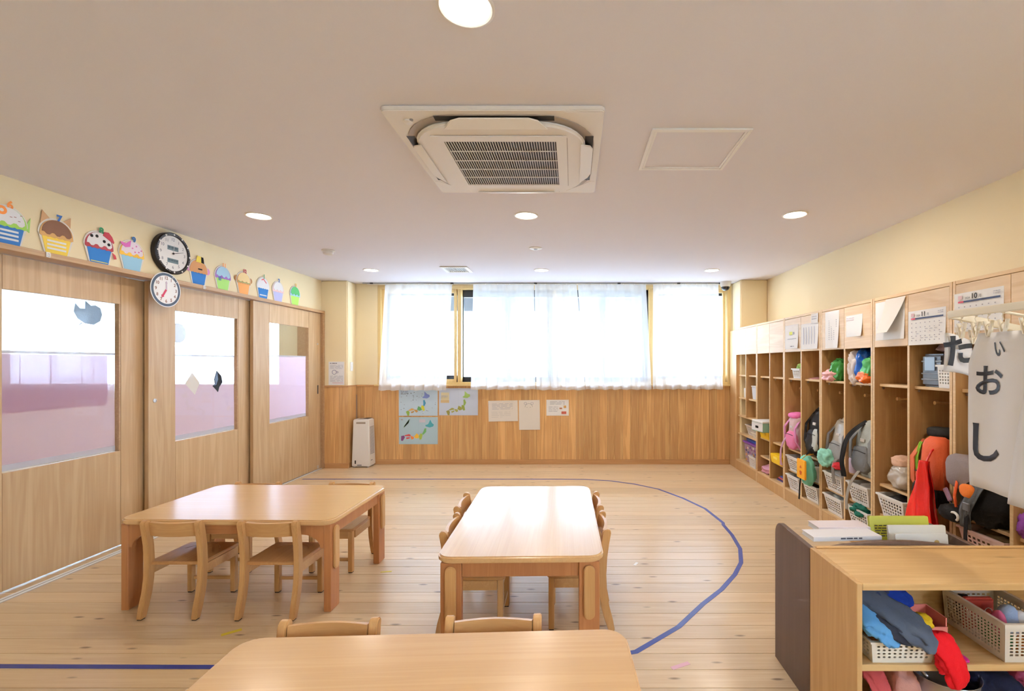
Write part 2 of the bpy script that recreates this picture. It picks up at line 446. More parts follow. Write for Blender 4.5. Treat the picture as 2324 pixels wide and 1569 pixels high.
# the wall behind the lockers has a second window on the viewer's side, out of the picture
SY0, SY1, SZ0, SZ1 = -1.55, -.55, 1.0, 2.1
wr_ = MB().box(XR, XR + .12, SY1, YB, -.1, ZC).box(XR, XR + .12, YR - .1, SY0, -.1, ZC).box(XR, XR + .12, SY0, SY1, -.1, SZ0).box(XR, XR + .12, SY0, SY1, SZ1, ZC)
wall_right = struct(wr_.build('wall_right', 'paint'))
wall_rear = struct(MB().box(-3.45, XR, YR - .12, YR, -.1, ZC).build('wall_rear', 'paint'))
wl = MB(); wl.box(XL - .16, XL, YR, PLY, 2.055, ZC); wl.box(XL - .16, XL, YR, 2.48, 0, 2.055)
wall_left = struct(wl.build('wall_left', 'paint'))
# wainscot planks
WT = 1.062
def wainscot(parent, x0, x1, y, w=0.106, face='Y', z0=.066):
    n = max(1, round((x1 - x0) / w)); w = (x1 - x0) / n
    for i in range(n):
        a, b = x0 + i * w + .0006, x0 + (i + 1) * w - .0006
        if face == 'Y': box('plank', 'cedar', parent, a, b, y - .012, y - .0002, z0, WT, bevel=.001)
        else: box('plank', 'cedar', parent, y + .0002, y + .012, a, b, z0, WT, bevel=.001)
wainscot(wall_back, PLX + .013, PRX, YB)
wainscot(pl, -3.29, PLX + .012, PLY)
wainscot(pl, PLY, YB - .014, PLX, face='X')
def trim(n, x0, x1, y0, y1, z0, z1, mat='cedar_trim', bevel=.002):
    return struct(box(n, mat, None, x0, x1, y0, y1, z0, z1, bevel=bevel))
trim('trim_1', PLX + .02, PRX, YB - .022, YB, WT, WT + .020)
trim('trim_2', -3.24, PLX + .022, PLY - .022, PLY - .0002, WT, WT + .020)
trim('trim_3', PLX + .0002, PLX + .022, PLY, YB - .023, WT, WT + .020)
trim('baseboard_back', PLX + .02, PRX, YB - .018, YB, 0, .066)
trim('baseboard_pier', -3.24, PLX + .018, PLY - .018, PLY - .0002, 0, .066)
trim('baseboard_pier_side', PLX + .0002, PLX + .018, PLY, YB - .019, 0, .066)
# ceiling-side lintel, jamb and floor tracks of the sliding doors
trim('trim_4', -3.46, -3.243, 2.3, 6.098, 2.022, 2.056, 'door_trim')
trim('trim_5', -3.46, -3.243, 6.066, 6.098, 0, 2.021, 'door_trim')
tr = struct(box('trim_6', 'track_grey', None, -3.306, -3.260, 2.0, 6.06, 0.0004, .005, bevel=.001))
for x in (-3.300, -3.266):
    box('track_rail', 'track_white', tr, x - .005, x + .005, 2.0, 6.06, .0052, .009).matrix_parent_inverse = Matrix.Translation(-Vector(tr.location))

# ------------------------------------------------------------------ sliding doors
def sliding_door(n, xf, y0, gy0, gy1, y1):
    """door leaf with face at x=xf, glass between gy0 and gy1"""
    d = struct(bpy.data.objects.new(n, None)); COL.objects.link(d)
    GZ0, GZ1, t = .715, 1.812, .034
    zt = 2.018
    g = .0022
    box('stile', 'door_wood', d, xf - t, xf, y0, gy0 - g, .012, zt, bevel=.0015)
    box('stile', 'door_wood', d, xf - t, xf, gy1 + g + .012, y1, .012, zt, bevel=.0015)
    box('upper_panel', 'door_wood', d, xf - t, xf - .001, gy0, gy1 + .012, GZ1 + .001, zt, bevel=.0015)
    box('lower_panel', 'door_wood', d, xf - t, xf - .001, gy0, gy1 + .012, .012, GZ0 - .001, bevel=.0015)
    box('core', 'door_trim', d, xf - t + .004, xf - .012, y0 + .02, gy0 - .002, .02, zt - .01)
    MB().box(xf - .024, xf - .019, gy0, gy1 + .012, GZ0, GZ1).build('pane', 'glass', d)
    # slim bead on the far side of the glass, seen edge-on
    box('glass_bead', 'door_trim', d, xf - t, xf - .002, gy1, gy1 + .0118, GZ0, GZ1)
    return d
dA = sliding_door('door_1', -3.386, 2.53, 2.768, 3.480, 3.80)
dB = sliding_door('door_2', -3.333, 3.662, 3.912, 4.632, 4.935)
dC = sliding_door('door_3', -3.280, 4.785, 5.045, 5.780, 6.062)
# ring pull on door 2, lock and pull on door 3
def ring_pull(parent, x, y, z):
    MB().lathe([(.016, x), (.016, x + .004), (.012, x + .005), (.011, x + .001)], 20, (0, y, z), 'X').build('ring_pull', 'steel', parent, smooth=True)
ring_pull(dB, -3.333, 3.716, 1.072)
box('lock_plate', 'black_alu', dC, -3.2798, -3.277, 5.985, 6.005, .98, 1.09)
box('lock_plate', 'steel', dC, -3.2798, -3.277, 5.98, 6.01, .02, .06)
MB().lathe([(.012, -3.280), (.012, -3.276), (.004, -3.274)], 14, (0, 5.99, 1.62), 'X').build('key_lock', 'steel', dC, smooth=True)
# pink plastic films over the lower glass, held by white tape
def film(label, xf, y0, y1, z0=.735, z1=1.437):
    t = thing('window_film', label, 'film')
    def s(u, v):
        return (xf - .030 - .0015 * math.sin(23 * u + 5 * v), y0 + (y1 - y0) * u, z0 + (z1 - z0) * v)
    MB().grid(s, 14, 12).build('film_sheet', 'pink_film', t, smooth='all')
    MB().box(xf - .0305, xf - .0275, y0, y1, z0 - .016, z0 + .022).build('tape', 'white_tape', t)
    MB().box(xf - .0305, xf - .0275, y0, y1, z1 - .006, z1 + .010).build('tape', 'white_tape', t)
    return t
film('pink plastic film on the glass of the sliding door nearest the viewer', -3.386, 2.772, 3.476)
film('pink plastic film with white and black paper diamonds on the middle sliding door', -3.333, 3.916, 4.628)
film('smooth pink plastic film on the glass of the sliding door beside the corner pier', -3.280, 5.05, 5.776, z1=1.452)
tag(MB().grid(lambda u, v: (-3.424 - .002 * math.sin(20 * u + 9 * v), 2.79 + .64 * u, 1.065 + .36 * v), 12, 8).build('film_patch', 'plum_film', None, smooth='all'),
    'dark plum film patch behind the pink film of the nearest sliding door', 'film')

# ------------------------------------------------------------------ neighbouring room seen through the door glass
NX0 = -8.2
struct(MB().box(NX0, -3.45, 0.4, YB + .1, -.06, 0).build('floor_neighbour', 'floor_pine'))
struct(MB().box(NX0, -3.5, 0.4, YB + .25, ZC, ZC + .12).build('ceiling_neighbour', 'ceiling_paint'))
nb = MB(); nb.box(NX0, -7.9, YB, YB + .2, 0, ZC); nb.box(-4.0, -3.45, YB, YB + .2, 0, ZC)
nb.box(-7.9, -4.0, YB, YB + .2, 0, WZ0); nb.box(-7.9, -4.0, YB, YB + .2, WZ1, ZC)
nb.box(NX0 - .1, NX0, .4, YB + .2, 0, ZC); nb.box(NX0, -3.45, .3, .4, 0, ZC)
struct(nb.build('wall_neighbour', 'paint'))
struct(box('trim_7', 'door_trim', None, -3.72, -3.60, YB - .05, YB, 0, ZC))
def drape(name, x0, x1, b0, b1, yy, z0, z1, pleats, seed, group, label, amp=.022, nu=90, nv=14):
    """gathered sheer curtain hung between x0..x1 at the top and b0..b1 at the hem"""
    rnd = random.Random(seed); ph = [rnd.uniform(0, 6.28) for _ in range(4)]
    t = thing(name, label, 'curtain', group=group)
    def s(u, v):
        xt, xb = x0 + (x1 - x0) * u, b0 + (b1 - b0) * u
        x = xb + (xt - xb) * v
        a = amp * (0.55 + 0.6 * (1 - v))
        f = math.sin(2 * math.pi * pleats * u + ph[0] + .5 * math.sin(3 * u + ph[1]))
        f2 = math.sin(2 * math.pi * pleats * 2.37 * u + ph[2])
        top = abs(math.sin(math.pi * pleats * u)) ** 6
        return (x + .006 * f2 * (1 - v), yy + a * (.8 * f + .25 * f2) * (1 - .5 * v) - .012 * top * v, z0 + (z1 - z0) * v + .004 * f * (1 - v))
    MB().grid(s, nu, nv).build('voile', 'voile', t, smooth='all')
    def h(u, v): 
        p = s(u, v * .035); return (p[0], p[1] - .0035, p[2])
    MB().grid(h, nu, 2).build('hem', 'voile', t, smooth='all')
    def hd(u, v):
        p = s(u, .945 + v * .055); return (p[0], p[1] - .003, p[2])
    MB().grid(hd, nu, 2).build('heading', 'voile', t, smooth='all')
    m = MB(); n = int(pleats)
    for i in range(n + 1):
        p = s(min(1, max(0, i / n)), 1); m.box(p[0] - .003, p[0] + .003, p[1] - .004, p[1] + .004, p[2] - .004, p[2] + .014)
    m.build('hook', 'white_plastic', t)
    return t
drape('sheer_curtain', -5.9, -7.85, -5.9, -7.85, YB - .1, 1.0, 2.40, 14, 3, None, 'sheer curtain of the neighbouring room seen through the nearest door glass')

# ------------------------------------------------------------------ window
win = struct(bpy.data.objects.new('window_1', None)); COL.objects.link(win)
fy0, fy1 = YB - .004, YB + .13
def sb(name, x0, x1, y0, y1, z0, z1, mat='sash_wood'): return box(name, mat, win, x0, x1, y0, y1, z0, z1, bevel=.002)
sb('window_frame', WX0, WX0 + .045, fy0, fy1, WZ0, WZ1); sb('window_frame', WX1 - .045, WX1, fy0, fy1, WZ0, WZ1)
sb('window_frame', WX0 + .045, WX1 - .045, fy0, fy1, WZ1 - .05, WZ1); sb('window_frame', WX0 + .045, WX1 - .045, fy0, fy1, WZ0, WZ0 + .03)
mull = [-1.545, -.245, 1.065]
for x in mull: sb('mullion', x - .024, x + .024, fy0 + .01, fy1, WZ0 + .03, WZ1 - .05)
bays = [WX0 + .045] + mull + [WX1 - .045]
for i in range(4):
    a, b = bays[i] + (.024 if i else 0), bays[i + 1] - (.024 if i < 3 else 0)
    if i in (1, 2):      # black outer sashes of the wide bays
        f = .075 if i == 1 else .06
        for (x0, x1, z0, z1) in ((a, a + .012, WZ0 + .03, WZ1 - .05), (b - .085, b, WZ0 + .03, WZ1 - .05), (a, b, WZ1 - .15, WZ1 - .05), (a, b, WZ0 + .03, WZ0 + .10)):
            sb('outer_sash', x0, x1, fy1 - .03, fy1 + .02, z0, z1, 'black_alu')
        sb('outer_sash', (a + b) / 2 - .04, (a + b) / 2 + .04, fy1 - .03, fy1 + .02, WZ0 + .1, WZ1 - .15, 'black_alu')
    else:                # wooden inner sashes of the side bays, black outside
        for (x0, x1, z0, z1) in ((a, a + .05, WZ0 + .03, WZ1 - .05), (b - .055, b - .02, WZ0 + .03, WZ1 - .05), (a + .05, b - .055, WZ1 - .10, WZ1 - .05), (a + .05, b - .055, WZ0 + .03, WZ0 + .07)):
            sb('sash', x0, x1, fy0 + .03, fy0 + .065, z0, z1)
        for (x0, x1, z0, z1) in ((a, a + .075, WZ0 + .03, WZ1 - .05), (b - .03, b, WZ0 + .03, WZ1 - .05), (a, b, WZ0 + .03, WZ0 + .12), (a, b, WZ1 - .13, WZ1 - .05)):
            sb('outer_sash', x0, x1, fy1 - .02, fy1 + .02, z0, z1, 'black_alu')
    MB().box(a, b, fy1 - .006, fy1 - .001, WZ0 + .03, WZ1 - .05).build('pane', 'glass', win)
w2 = struct(bpy.data.objects.new('window_2', None)); COL.objects.link(w2)
for y0, y1, z0, z1 in ((SY0, SY0 + .05, SZ0, SZ1), (SY1 - .05, SY1, SZ0, SZ1), (SY0 + .05, SY1 - .05, SZ0, SZ0 + .05), (SY0 + .05, SY1 - .05, SZ1 - .05, SZ1), (-1.08, -1.02, SZ0 + .05, SZ1 - .05)):
    box('window_frame', 'sash_wood', w2, XR + .03, XR + .10, y0, y1, z0, z1, bevel=.002)
MB().box(XR + .06, XR + .065, SY0 + .05, SY1 - .05, SZ0 + .05, SZ1 - .05).build('pane', 'glass', w2)
sill = struct(box('trim_8', 'sash_wood', None, WX0 - .03, WX1 + .02, YB - .05, YB + .02, WZ0 - .022, WZ0, bevel=.003))
# outside: paved ground and the eave over the windows
struct(MB().box(-14, 9, 6.6, 24, -.5, -.3).build('ground_outside', 'concrete'))
struct(MB().box(2.7, 16, -10, 6.6, -.5, -.3).build('ground_outside_side', 'concrete'))
struct(MB().box(-9, 4, YB + .21, YB + 1.25, 2.50, 2.62).build('roof_eave', 'eave'))
struct(MB().box(-9, 4, YB + 1.20, YB + 1.25, 2.22, 2.50).build('roof_fascia', 'eave'))
struct(MB().box(-16, 10, 11.0, 11.4, -.3, 4.2).build('wall_outside_added', 'concrete'))  # unseen wall, added to cut the sky glare behind the curtains

# ------------------------------------------------------------------ curtains and rail
rail = thing('curtain_rail', 'slim grey curtain rail under the ceiling above the window', 'curtain rail', (0, 6.262, ZC))
MB().box(-2.82, 2.09, -.011, .011, -.014, -.0003).build('track', 'grey_plastic', rail)
for x in (-2.70, -1.62, -.50, .62, 1.42, 1.98):
    MB().box(x - .02, x + .02, -.016, .016, -.017, -.0002).build('bracket', 'black_plastic', rail)
m = MB()
for i in range(16): m.lathe([(.006, -.024), (.006, -.015)], 8, (-2.76 + i * .0165, 0, 0))
m.build('runner', 'white_plastic', rail)
CZ0, CZ1 = 1.02, 2.432
G = 'white sheer curtains over the window'
P = lambda px: (px - 1300) / 1058 * 6.262
drape('sheer_curtain', P(874), P(1026), P(859), P(1011), 6.262, CZ0 - .012, CZ1, 6, 11, G, 'white sheer curtain at the window end beside the corner pier')
drape('sheer_curtain', P(1074), P(1212), P(1069), P(1216), 6.262, CZ0, CZ1, 5, 12, G, 'white sheer curtain just past the uncovered window gap')
drape('sheer_curtain', P(1213.5), P(1309), P(1218), P(1328), 6.258, CZ0 - .006, CZ1, 4, 13, G, 'narrow white sheer curtain in the middle of the window')
drape('sheer_curtain', P(1311), P(1466), P(1330), P(1480), 6.262, CZ0, CZ1, 6, 14, G, 'white sheer curtain between the middle one and the one nearest the lockers')
drape('sheer_curtain', P(1482), P(1630), P(1482), P(1641), 6.262, CZ0 + .004, CZ1, 6, 15, G, 'white sheer curtain at the window end nearest the lockers')
# ------------------------------------------------------------------ ceiling fittings
def downlight(x, y, label):
    t = thing('downlight', label, 'downlight', (x, y, ZC), group='round ceiling downlights')
    MB().lathe([(.088, -.0002), (.088, -.004), (.080, -.007), (.074, -.004), (.074, -.0002)], 32, cap=False).build('trim_ring', 'white_plastic', t, smooth=True)
    MB().lathe([(.073, -.0008), (.073, -.0035)], 32).build('lens', 'lamp_lens', t)
    l = bpy.data.lights.new('downlight_lamp', 'AREA'); l.shape = 'DISK'; l.size = .14; l.energy = LAMP_W; l.color = LAMP_C
    lo = bpy.data.objects.new('downlight_lamp', l); COL.objects.link(lo); lo.parent = t; lo.location = (0, 0, -.012)
    return t
downlight(-.326, 1.42, 'largest bright ceiling downlight, above the front table')
downlight(-2.31, 3.43, 'ceiling downlight near the sliding doors, between clocks and window')
downlight(-.342, 3.42, 'ceiling downlight just beyond the air conditioner')
downlight(1.62, 3.40, 'ceiling downlight near the lockers, beyond the access hatch')
downlight(-2.34, 5.41, 'ceiling downlight beside the corner pier by the window')
downlight(-.363, 5.41, 'small ceiling downlight in front of the middle curtains')
downlight(1.615, 5.42, 'small ceiling downlight by the security camera')
downlight(1.62, 1.42, 'ceiling downlight above the low cabinet')

# ------------------------------------------------------------------ cubby lockers
LX, LD, LW, LH = 2.127, .388, .69, 1.826
LY = [5.393, 4.698, 4.003, 3.308, 2.613, 1.918]     # near edge of every unit, far one first
SH = [1.225, .525, .315]
LDZ = 1.486
def locker(i, kind):
    lab = ['tall cubby locker in the far corner with short divided shelves', 'tall cubby locker holding yellow trays and a white and mint box',
           'tall cubby locker with pink and black backpacks', 'tall cubby locker with two grey backpacks',
           'tall cubby locker with the November calendar and red bag', 'tall cubby locker behind the hanging calligraphy, with the October calendar'][i]
    t = thing('cubby_locker', lab, 'locker', (LX, LY[i], 0), group='cubby lockers along the wall')
    s, w = .018, LW
    def b(n, x0, x1, y0, y1, z0, z1, m='locker_side', bev=.0012): return box(n, m, t, x0, x1, y0, y1, z0, z1, bevel=bev)
    for yy in (0, w - s): piece(b('edge_strip', -.0012, .0004, yy, yy + s, 0, LH, 'locker_edge', 0), b('side_panel', .0005, LD, yy, yy + s, 0, LH))
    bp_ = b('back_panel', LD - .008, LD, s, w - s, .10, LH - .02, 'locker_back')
    b('top_panel', 0, LD, s, w - s, LH - .02, LH, 'locker_edge')
    b('base_panel', 0, LD - .008, s, w - s, .112, .13, 'locker_edge')
    b('kick_board', .001, .02, s, w - s, 0, .1115, 'locker_side')
    b('cupboard_floor', .02, LD - .008, s, w - s, LDZ, LDZ + .015, 'locker_edge')
    m = w / 2; gap = .0015
    for y0, y1 in ((s + gap, m - gap), (m + gap, w - s - gap)):
        d = b('door', -.0005, .0175, y0, y1, LDZ - .004, LH - .023, 'locker_door', .001)
    dz0 = .705 if kind == 1 else .13
    piece(b('edge_strip', .0022, .0039, m - .009, m + .009, dz0, LDZ - .0005, 'locker_edge', 0), b('divider', .004, LD - .008, m - .009, m + .009, dz0, LDZ - .0005))
    cols = ((s, m - .009), (m + .009, w - s))
    if kind == 1:
        for z in (1.225, .935):
            for y0, y1 in cols: b('shelf', .035, LD - .008, y0, y1, z - .018, z, 'locker_edge')
        for z in (.705, .475): b('shelf', .025, LD - .008, s, w - s, z - .018, z, 'locker_edge')
    else:
        for z in SH:
            for y0, y1 in cols:
                sf = b('shelf', .035, LD - .008, y0, y1, z - .018, z, 'locker_edge')
                if z > 1: piece(MB().lathe([(.008, 0), (.008, .004)], 8, (.06, y1 - .006, 1.195), 'Y').build('shelf_pin', 'steel', t), sf)
        for y0, y1 in cols:
            yc = y1 - .05
            piece(MB().tube([(LD - .0085, yc, 1.122), (LD - .245, yc, 1.122)], .007, 10).tube([(LD - .245, yc, 1.122), (LD - .265, yc, 1.122)], .012, 10).build('coat_peg', 'locker_side', t, smooth=True), bp_)
    return t
for i in range(6): locker(i, 1 if i == 0 else 2)
# filler between the lockers and the pier
struct(box('trim_9', 'locker_side', None, LX + .004, LX + .022, LY[0] + LW + .001, YB - .03, 0, LH - .02, bevel=.001))

# ------------------------------------------------------------------ tables
TZ = .51
def table(label, x, y, rz):
    t = thing('low_table', label, 'table', (x, y, 0), rz, group='low wooden nursery tables')
    o = MB().prism(rrect(1.2, .75, .07, 6), 'Z', TZ - .03, TZ).build('table_top', 'table_top', t, bevel=.008, seg=3, smooth=True)
    for sx in (-1, 1):
        for sy in (-1, 1):
            x0, x1 = sx * .545, sx * .585
            y0, y1 = sy * .262, sy * .355
            lg = box('leg', 'table_leg', t, min(x0, x1), max(x0, x1), min(y0, y1), max(y0, y1), 0, TZ - .0305, bevel=.003)
            # adjusting strip with round ends on the outer face of the leg
            p = [(a + sy * .3085, c + .345) for a, c in rrect(.050, .24, .0245, 8)]
            piece(MB().prism(p, 'X', sx * .5855, sx * .598).build('adjusting_strip', 'beech', t, bevel=.003, seg=2, smooth=True), lg)
            # curved bracket between leg and long rail
            q = [(sx * .5445, TZ - .031), (sx * .5445, TZ - .16)]
            for k in range(7):
                a = R(90 * k / 6); q.append((sx * (.5445 - .02 - .10 * (1 - math.cos(a))), TZ - .16 + .075 * math.sin(a)))
            q += [(sx * .405, TZ - .085), (sx * .405, TZ - .031)]
            bk_ = MB().prism(q, 'Y', sy * .33, sy * .352).build('bracket', 'table_leg', t)
            lb_ = box('leg_bolt', 'black_alu', t, sx * .505 - .012, sx * .505 + .012, sy * .329 - .004, sy * .329 + .004, TZ - .06, TZ - .045); piece(lb_, bk_)
    for sy in (-1, 1): box('apron', 'table_rail', t, -.405, .405, sy * .341 - .011, sy * .341 + .011, TZ - .085, TZ - .0305, bevel=.002)
    for sx in (-1, 1): box('apron', 'table_leg', t, sx * .565 - .011, sx * .565 + .011, -.2615, .2615, TZ - .098, TZ - .0305, bevel=.002)
    return t
table('low wooden table by the sliding doors with chairs on both long sides', -1.91, 2.925, R(-.8))
table('low table in the middle with its short side to the viewer, top shining white', -.247, 2.665, R(91.2))
table('low wooden table in the very front, cut off by the picture edge', -.415, 1.112, R(2.5))

# ------------------------------------------------------------------ chairs
def make_chair():
    t = thing('child_chair', 'x', 'chair', group='small wooden nursery chairs')
    st = MB().prism(rrect(.30, .285, .02, 4), 'Z', .272, .29).build('seat', 'beech_seat', t, bevel=.003, seg=2, smooth=True, loc=(0, .012, 0))
    # shallow scoop line on the seat
    piece(MB().tube([(.105 * math.cos(a), .02 + .10 * math.sin(a), .2895) for a in [R(20 + 140 * k / 14) for k in range(15)]], .002, 6).build('seat_scoop', 'beech_seat', t, smooth=True), st)
    prof = [(-.192, .005), (-.182, .06), (-.163, .13), (-.152, .20), (-.148, .29), (-.153, .38), (-.163, .45), (-.172, .50)]
    back = [(y, z) for y, z in prof]
    front = [(y + .042 - .010 * (z < .05) , z) for y, z in prof]
    top = [(-.153 + .021 * math.cos(a) - .0, .50 + .022 * math.sin(a)) for a in [R(20 + 140 * k / 6) for k in range(7)]]
    outline = back[::-1][::-1] + [(a - .0, b) for a, b in top[::-1]] + front[::-1]
    for sx in (-1, 1):
        MB().prism(outline, 'X', sx * .131, sx * .160).build('back_post', 'beech', t, bevel=.003, seg=2, smooth=True)
        MB().box(sx * .1455 - .011, sx * .1455 + .011, -.188, -.163, 0, .0049).build('foot_pad', 'black_plastic', t)
        lf = box('leg', 'beech', t, sx * .128 - .015, sx * .128 + .015, .117, .147, .005, .2715, bevel=.003)
        piece(box('foot_pad', 'black_plastic', t, sx * .128 - .012, sx * .128 + .012, .120, .144, 0, .0049), lf)
        box('side_rail', 'beech_rail', t, sx * .141 - .009, sx * .141 + .009, -.109, .1165, .222, .271, bevel=.002)
    box('front_rail', 'beech_rail', t, -.1125, .1125, .122, .142, .222, .271, bevel=.002)
    box('stretcher', 'beech_rail', t, -.1125, .1125, .125, .139, .075, .095, bevel=.002)
    def bk(u, v):
        return (-.1305 + .261 * u, -.136 - .018 * math.sin(math.pi * u) - .012 * v, .432 + .076 * v)
    MB().grid(bk, 12, 3, .016).build('backrest', 'beech_rail', t, smooth=True)
    return t
ch = make_chair()
spots = [(-2.16, 2.665, 0, 'wooden child chair with its back to the viewer, near the sliding doors'),
         (-1.637, 2.66, 0, 'wooden child chair with its back to the viewer, tucked beside the table middle'),
         (-2.25, 3.185, 180, 'wooden child chair on the far side of the door-side table, nearer the doors'),
         (-1.58, 3.185, 180, 'wooden child chair on the far side of the door-side table, nearer the room middle'),
         (-.502, 2.50, -89, 'wooden child chair on the door side of the middle table, nearer the viewer'),
         (-.540, 2.92, -88, 'wooden child chair on the door side of the middle table, nearer the window'),
         (.020, 2.53, 91, 'wooden child chair on the locker side of the middle table, nearer the viewer'),
         (.008, 2.93, 92, 'wooden child chair on the locker side of the middle table, nearer the window'),
         (-.796, 1.39, 182.5, 'wooden child chair peeking over the front table, nearer the doors'),
         (-.258, 1.413, 182.5, 'wooden child chair peeking over the front table, before the middle table')]
for i, (x, y, a, lab) in enumerate(spots):
    if i == 0: ch.location = (x, y, 0); ch.rotation_euler = (0, 0, R(a)); ch['label'] = lab
    else: dup(ch, (x, y, 0), R(a), lab)
# ------------------------------------------------------------------ air conditioner, hatch, vent, detectors
def rr(w, h, r, c=(0, 0), n=8): return [(a + c[0], b + c[1]) for a, b in rrect(w, h, r, n)]
ac = thing('air_conditioner', 'cream ceiling cassette air conditioner with four flaps and a square grille', 'air conditioner', (-.34, 2.435, ZC))
MB().prism(rr(.95, .95, .02), 'Z', -.022, -.0003).build('face_plate', 'ac_white', ac, bevel=.004, seg=2)
MB().prism(rr(.885, .885, .27), 'Z', -.026, -.0222).build('air_slot', 'ac_grey', ac)
MB().prism(rr(.80, .80, .21), 'Z', -.048, -.0262).build('deck', 'ac_white', ac, bevel=.009, seg=3, smooth=True)
for k in range(4):
    q = Matrix.Rotation(R(90 * k), 4, 'Z')
    sl = MB().box(-.26, .26, .398, .437, -.0268, -.0262)
    sl.v = [tuple(q @ Vector(v)) for v in sl.v]; sl.build('dark_slot', 'ac_dark', ac)
    f = MB().prism([(-.235, .376), (.235, .376), (.19, .425), (.15, .438), (-.15, .438), (-.19, .425)], 'Z', -.056, -.050)
    f.v = [tuple(q @ Vector((x, yy, z + (yy - .376) * .30))) for x, yy, z in f.v]
    f.build('flap', 'ac_white', ac, bevel=.003, seg=2, smooth=True)
MB().prism(rr(.63, .63, .035), 'Z', -.0486, -.0482).build('grille_seam', 'ac_grey', ac)
gf = MB()
for x0, x1, y0, y1 in ((-.312, -.262, -.312, .312), (.262, .312, -.312, .312), (-.262, .262, -.312, -.262), (-.262, .262, .262, .312)):
    gf.box(x0, x1, y0, y1, -.054, -.0488)
gf_ = gf.build('grille_frame', 'ac_white', ac)
MB().box(-.261, .261, -.261, .261, -.0495, -.0488).build('grille_dark', 'ac_dark', ac)
g = MB()
for i in range(43): x = -.2545 + .509 * i / 42; g.box(x - .0014, x + .0014, -.261, .261, -.0545, -.0505)
for i in range(4): yy = -.16 + .105 * i; g.box(-.261, .261, yy - .0025, yy + .0025, -.0538, -.0498)
g.build('grille', 'ac_white', gf_)['kind'] = 'stuff'
MB().lathe([(.020, -.022), (.020, -.027), (.015, -.030)], 20, (-.385, -.385, 0)).build('sensor', 'white_plastic', ac, smooth=True)
MB().lathe([(.008, -.022), (.008, -.026)], 12, (-.365, -.40, 0)).build('sensor_lamp', 'grey_plastic', ac)
for sx, sy in ((1, -1), (1, 1), (-1, 1)):
    MB().prism([(sx * .30, sy * .462), (sx * .466, sy * .462), (sx * .466, sy * .29), (sx * .44, sy * .29), (sx * .30, sy * .435)], 'Z', -.0235, -.0222).build('corner_cover', 'ac_white', ac)
plain('bright_white', (250, 250, 250), .3)
ha = thing('access_hatch', 'square ceiling access hatch with a thin white metal frame', 'hatch', (.6, 2.376, ZC))
for x0, x1, y0, y1 in ((-.233, -.217, -.225, .225), (.217, .233, -.225, .225), (-.217, .217, -.225, -.209), (-.217, .217, .209, .225)):
    MB().box(x0, x1, y0, y1, -.009, -.0003).build('frame_bar', 'bright_white', ha, bevel=.001)
for x0, x1, y0, y1 in ((-.216, -.205, -.208, .208), (.205, .216, -.208, .208), (-.205, .205, -.208, -.197), (-.205, .205, .197, .208)):
    MB().box(x0, x1, y0, y1, -.007, -.0003).build('inner_frame_bar', 'bright_white', ha, bevel=.001)
MB().box(-.204, .204, -.196, .196, -.002, -.0003).build('hatch_panel', 'ceiling_paint', ha)
MB().lathe([(.004, -.0045), (.004, -.0035)], 10, (-.211, .05, 0)).build('latch', 'black_plastic', ha)
ve = thing('ceiling_vent', 'square white slatted ceiling vent near the window', 'vent', (-1.335, 5.36, ZC))
for x0, x1, y0, y1 in ((-.155, -.115, -.155, .155), (.115, .155, -.155, .155), (-.115, .115, -.155, -.115), (-.115, .115, .115, .155)):
    MB().box(x0, x1, y0, y1, -.012, -.0003).build('frame_bar', 'white_plastic', ve, bevel=.003)
MB().box(-.115, .115, -.115, .115, -.002, -.0003).build('vent_dark', 'black_alu', ve)
for i in range(10):
    x = -.104 + i * .0231; MB().hexa([(x - .003, -.115, -.012), (x - .001, -.115, -.012), (x - .001, .115, -.012), (x - .003, .115, -.012), (x + .001, -.115, -.004), (x + .003, -.115, -.004), (x + .003, .115, -.004), (x + .001, .115, -.004)]).build('slat', 'white_plastic', ve)
sd = thing('smoke_detector', 'round white smoke detector on the ceiling near the doors', 'smoke detector', (-2.345, 4.47, ZC))
MB().lathe([(.058, -.0003), (.058, -.008), (.05, -.010)], 24).build('base', 'white_plastic', sd, smooth=True)
MB().lathe([(.042, -.010), (.046, -.022), (.042, -.038), (.030, -.044)], 24).build('sensor_head', 'white_plastic', sd, smooth=True)
sp = thing('ceiling_speaker', 'flat round white ceiling plate between two rows of downlights', 'ceiling plate', (-.35, 4.39, ZC))
MB().lathe([(.062, -.0003), (.062, -.004), (.052, -.008), (.02, -.009)], 28).build('plate', 'white_plastic', sp, smooth=True)
MB().lathe([(.018, -.009), (.016, -.013)], 16).build('centre_cap', 'grey_plastic', sp)
dc = thing('dome_camera', 'white dome security camera at the window corner by the lockers', 'camera', (2.03, 6.20, ZC))
MB().lathe([(.070, -.0003), (.070, -.02), (.066, -.05), (.056, -.066)], 28).build('housing', 'white_plastic', dc, smooth=True)
MB().lathe([(.055, -.067), (.05, -.09), (.035, -.108), (.012, -.117)], 24).build('dome', 'black_plastic', dc, smooth=True)
sw = thing('wall_switch', 'white rocker switch on the side of the corner pier', 'switch', (PLX, 6.21, 1.33))
MB().box(.0003, .008, -.035, .035, -.06, .06).build('plate', 'white_plastic', sw, bevel=.003)
MB().box(.0085, .012, -.018, .018, -.035, .035).build('rocker', 'white_plastic', sw, bevel=.002)

